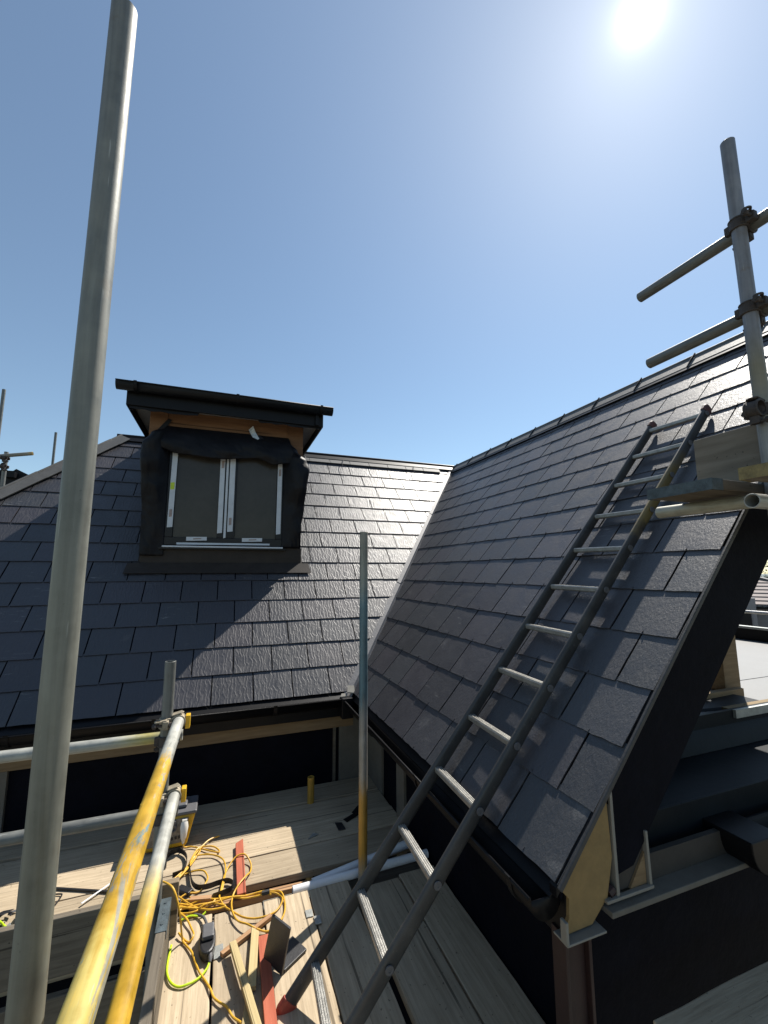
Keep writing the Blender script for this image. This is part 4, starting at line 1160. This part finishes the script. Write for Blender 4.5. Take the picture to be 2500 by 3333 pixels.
ad_ = thing('adaptor', 'black inline adaptor box with lime green cable on the near left board', 'adaptor', (0, 2.26, 0))
p = MB(); 
out = []
for k in range(28):
    a = 2*math.pi*k/28; ca, sa = math.cos(a), math.sin(a)
    out.append((.004+.034*math.copysign(abs(ca)**.8, ca), 2.268+.082*math.copysign(abs(sa)**.8, sa), .004))
p.prism(out, (0, 0, .040)); p.build('case', M['rubber'], ad_, bevel=.008)
p = MB(); p.box(-.020, .030, 2.245, 2.325, .0445, .064); p.build('flap_lid', M['greyrub'], ad_, bevel=.006)
p = MB(); p.box(-.012, .016, 2.335, 2.352, .012, .036); p.build('lime_collar', M['lime'], ad_, bevel=.003)
p = MB(); p.tube([(.016, 2.205, .030), (.018, 2.180, .022), (.017, 2.170, .016)], [.010, .009, .006], 12); p.build('cable_gland', M['greyrub'], ad_, smooth=True)
mb, _ = cable('c', [(.016,2.175,.016),(.006,2.150),(-.022,2.122),(-.063,2.104),(-.097,2.108),(-.128,2.137),(-.147,2.188),(-.150,2.242),(-.147,2.300),(-.146,2.330)], .0046, 'lime', None, .004); mb.build('lime_cable', M['lime'], ad_, smooth=True)
mb, _ = cable('c', [(-.123,2.464),(-.079,2.469),(-.032,2.458),(-.01,2.468)], .0042, 'lime', None, .01); mb.build('lime_cable', M['lime'], ad_, smooth=True)
mb, _ = cable('c', [(.002,2.352,.024),(-.006,2.39,.022),(-.018,2.43,.018),(-.04,2.462,.012),(-.06,2.48,.008)], .006, 'greyrub', None, 0); mb.build('inlet_cable', M['greyrub'], ad_, smooth=True)

def ribbon(pts, wd, mat, name, label, cat='strap', th=.0025):
    P = spline([Vector(q) for q in pts], 6); mb = MB()
    for i in range(len(P)-1):
        d = (P[i+1]-P[i])
        if d.length < 1e-5: continue
        mb.bar(P[i]-d*.04, P[i+1]+d*.04, th, wd, up=(0,0,1))
    c = P[len(P)//2]
    return tag(mb.build(name, M[mat], loc=(c.x, c.y, 0)), label, cat)
ribbon([(-.232,2.899,.016),(-.234,2.983,.016),(-.213,3.015,.016),(-.179,3.017,.017),(-.143,2.975,.016),(-.127,2.917,.016),(-.13,2.86,.016),(-.138,2.816,.016),(-.19,2.80,.016)], .026, 'rubber', 'strap', 'black strap curled on edge in front of the transformer')
ribbon([(-.111,2.87,.014),(-.102,2.802,.014),(-.086,2.707,.015),(-.054,2.655,.016),(.0,2.645,.016),(.045,2.653,.016),(.091,2.652,.016),(.117,2.622,.016),(.111,2.589,.016),(.077,2.571,.016),(.02,2.560,.016)], .026, 'rubber', 'strap', 'long black strap curled on edge through the cable loops')
bk_ = MB(); bk_.obox((-.118, 2.662, .012), (.74, -.67, 0), (.67, .74, 0), (0,0,1), .042, .018, .010)
tag(bk_.build('buckle', M['rubber'], loc=(-.118, 2.662, 0), bevel=.003), 'black buckle lying below the cable loops near the toe board', 'buckle')
batten('dark_strip', (-.80, 2.950), (-.46, 2.790), .012, .008, .002, .002, 'rubber', 'thin dark strip lying on the sunlit left boards', 'strip')
batten('white_strip', (-.595, 2.749), (-.44, 2.915), .010, .003, .010, .010, 'pipe', 'thin white strip lying across the dark strip on the left boards', 'strip')
mb, _ = cable('c', [(-.78,2.892,.005),(-.756,2.885,.005),(-.72,2.873,.006),(-.709,2.862,.006),(-.712,2.822,.006),(-.726,2.779,.005),(-.75,2.75,.005)], .0035, 'rubber', None, 0)
tag(mb.build('wire', M['rubber'], loc=(-.73, 2.83, 0), smooth=True), 'bent black wire on the left boards beside the nearest upright', 'wire')
mb, _ = cable('c', [(-1.15,2.90),(-1.0,2.83),(-.925,2.763),(-.89,2.717),(-.85,2.681),(-.80,2.665),(-.74,2.66)], .0052, 'lime', None, .004)
tag(mb.build('lime_cable', M['lime'], loc=(-.9, 2.72, 0), smooth=True), 'lime green cable at the left edge of the boards', 'cable')
mb, _ = cable('c', [(-.60,2.20,-.20),(-.50,2.10,-.30),(-.40,2.02,-.34),(-.30,2.0,-.30),(-.22,2.05,-.18),(-.20,2.15,-.06)], .0046, 'lime', None, 0)
tag(mb.build('lime_cable', M['lime'], loc=(-.4, 2.05, -.3), smooth=True), 'lime green cable hanging in the dark opening under the rails', 'cable')
rr_ = random.Random(9)
for i in range(7):
    a = rr_.uniform(0, 3.1); x = -.97+rr_.uniform(0, .16); y = 2.70+rr_.uniform(0, .13); s_ = rr_.uniform(.02, .05)
    flatpiece('felt_scrap', [(x+s_*math.cos(a), y+s_*math.sin(a)), (x+s_*.4*math.cos(a+1.6), y+s_*.4*math.sin(a+1.6)), (x+s_*math.cos(a+3.0), y+s_*math.sin(a+3.0)), (x+s_*.4*math.cos(a+4.6), y+s_*.4*math.sin(a+4.6))], .001+.004*i, .003, ('rubber', 'greyrub', 'galv')[i % 3], 'scrap in the small heap beside the lime cable at the left edge', 'scrap', 'heap of scraps at the left edge')

# ------------------------------------------------------------------ far things
# left: scaffold beyond the hip
tube('scaffold_standard', (-3.371, 8.0, -5.6), (-3.371, 8.0, 4.50), [(0, GR2), (10, GR2)], 'far thin upright at the left edge of the sky', group=G1)
tube('scaffold_standard', (-3.50, 10.6, -5.6), (-3.50, 10.6, 4.61), [(0, GR2), (10, GR2)], 'far thin upright rising behind the hip, right of the other two', group=G1)
tube('scaffold_standard', (-2.785, 6.87, -5.6), (-2.785, 6.87, 3.24), [(0, GR), (8, GR)], 'stub of far upright at the left edge, topped by a cross tube', group=G1)
tube('scaffold_tube', (-2.48, 6.82, 3.235), (-5.2, 6.82, 2.70), [(0, (.5, .36, .14)), (.06, (.30, .27, .2)), (.4, GR2), (2.8, GR2)], 'far cross tube with a yellow end at the left edge', group=G2)
coupler((-2.785, 6.87, 3.15), (0, 0, R(-90)), 'rust', 'dark coupler at the far left, right under the yellow-ended cross tube')
coupler((-2.785, 6.87, 3.035), (0, 0, R(-90)), 'rust', 'dark coupler at the far left, lower down on the stub upright')
nb = thing('neighbour_roof', 'dark roof end showing behind the hip at the far left', 'roof', (-5.0, 8.5, -5.6))
p = MB(); p.prism([(-6.5, 8.5, 3.31), (-3.33, 8.5, 3.31), (-3.29, 8.5, 3.345), (-3.08, 8.5, 3.24), (-2.6, 8.5, 2.6), (-2.6, 8.5, 2.0), (-6.5, 8.5, 2.0)], (0, 2.5, 0)); p.build('roof', M['black'], nb)
p = MB(); p.box(-3.40, -3.26, 8.38, 8.49, 3.18, 3.27); p.build('gutter_end', M['black'], nb)

# right: house, trees and hill beyond the flat roof
dl = Vector((math.sin(R(62)), math.cos(R(62)), 0)); dr_ = Vector((math.cos(R(62)), -math.sin(R(62)), 0))
hc = dl*26
fh = thing('house', 'distant grey rendered house with pinkish tiled hip roof at the right edge', 'house', (hc.x, hc.y, -5.6))
def HP(a, b, z): return hc+dr_*a+dl*b+Vector((0, 0, z))
p = MB(); p.prism([HP(-7, 0, -5.6), HP(3.0, 0, -5.6), HP(3.0, 0, -.02), HP(-7, 0, -.02)], dl*6.2); p.build('wall', M['render'], fh)
rm = MB()
e0 = (-7.3, 3.4, -.30, .04); e1 = (-7.3, -.45, 3.1, 1.26)
for k in range(8):
    a0, a1 = k/8, (k+1)/8
    L = lambda t: (e0[1]+(e1[1]-e0[1])*t, e0[2]+(e1[2]-e0[2])*t, e0[3]+(e1[3]-e0[3])*t)
    r0, b0, z0 = L(a0); r1, b1, z1 = L(a1)
    rm.prism([HP(-7.3, b0, z0+.05), HP(r0, b0, z0+.05), HP(r1, b1, z1), HP(-7.3, b1, z1)], (0, 0, .05))
    rm.prism([HP(r0, b0, z0+.05), HP(r0+.3*(a1-a0), 6.5-b0, z0+.05), HP(r1, 6.5-b1, z1), HP(r1, b1, z1)], (0, 0, .05))
rm.build('roof', M['farroof'], fh)
p = MB(); p.bar(HP(3.4, -.3, .12), HP(-.45, 3.1, 1.36), .22, .10); p.build('hip_ridge', M['ridge_grey'], fh)
p = MB(); p.prism([HP(-7.3, -.38, -.08), HP(3.4, -.38, -.08), HP(3.4, -.38, .03), HP(-7.3, -.38, .03)], dl*.1); p.build('gutter', M['black'], fh)
p = MB(); p.prism([HP(-.95, -.9, -5.6), HP(-.38, -.9, -5.6), HP(-.38, -.9, .42), HP(-.95, -.9, .42)], dl*.5); p.build('chimney', M['render'], fh)
for a in (-.98, .62):
    p = MB(); p.prism([HP(a, -.97, -1.7), HP(a+.42, -.97, -1.7), HP(a+.42, -.97, -.25), HP(a+.21, -.97, -.05), HP(a, -.97, -.25)] if a < 0 else [HP(a, -.06, -1.7), HP(a+.4, -.06, -1.7), HP(a+.4, -.06, -.5), HP(a, -.06, -.5)], dl*.04); p.build('window', M['upvc'], fh)
p = MB(); p.cyl(HP(.27, -.1, -5.6), HP(.27, -.1, -.1), .07); p.build('downpipe', M['black'], fh)

def tree(loc, h, rad, label, seed):
    r = random.Random(seed); t = thing('tree', label, 'tree', tuple(loc), 'trees beyond the distant house')
    loc = Vector(loc)
    tr = MB(); tr.tube([loc, loc+Vector((.1, 0, h*.3)), loc+Vector((0, .1, h*.6))], [.25, .18, .1], 8)
    tips = []
    for k in range(14):
        a = r.uniform(0, 6.28); e = r.uniform(.2, 1.2); L = rad*r.uniform(.6, 1.1)
        b0 = loc+Vector((0, 0, h*r.uniform(.3, .6))); b1 = b0+Vector((math.cos(a)*math.cos(e), math.sin(a)*math.cos(e), math.sin(e)))*L
        tr.tube([b0, b0.lerp(b1, .5)+Vector((0,0,.15)), b1], [.08, .05, .015], 6); tips += [b1, b0.lerp(b1, .7)]
    tr.build('trunk', M['bark'], t)
    cr = MB()
    for tp in tips:
        for k in range(120):
            d = Vector((r.gauss(0, 1), r.gauss(0, 1), r.gauss(0, .8))); q = tp+d*rad*.2
            u = Vector((r.gauss(0,1), r.gauss(0,1), r.gauss(0,1))).normalized(); v = u.orthogonal().normalized(); s_ = r.uniform(.05, .11)
            cr.add([q-u*s_, q+v*s_*.5, q+u*s_, q-v*s_*.5], [(0,1,2,3)])
    cr.build('crown', M['leaf'], t, fix=False)
tree(dl*43+dr_*1.1+Vector((0,0,-5.6)), 11.8, 2.2, 'thin-leaved tree rising behind the distant house at the right edge', 3)
tree(dl*40+dr_*.2+Vector((0,0,-5.6)), 8.4, 1.8, 'low bushy tree just above the distant pinkish roof', 5)
hl_ = MB()
hl_.grid(lambda u, v: dl*(420+260*v)+dr_*(-500+1000*u)+Vector((0, 0, -6+(9+3*math.sin(u*9)+2*math.sin(u*23))*math.sin(v*math.pi)*.9)), 60, 10)
tag(hl_.build('hills', M['hill'], smooth=True), kind='structure')

for o in ROOTS:
    if '_o' in o: del o['_o']
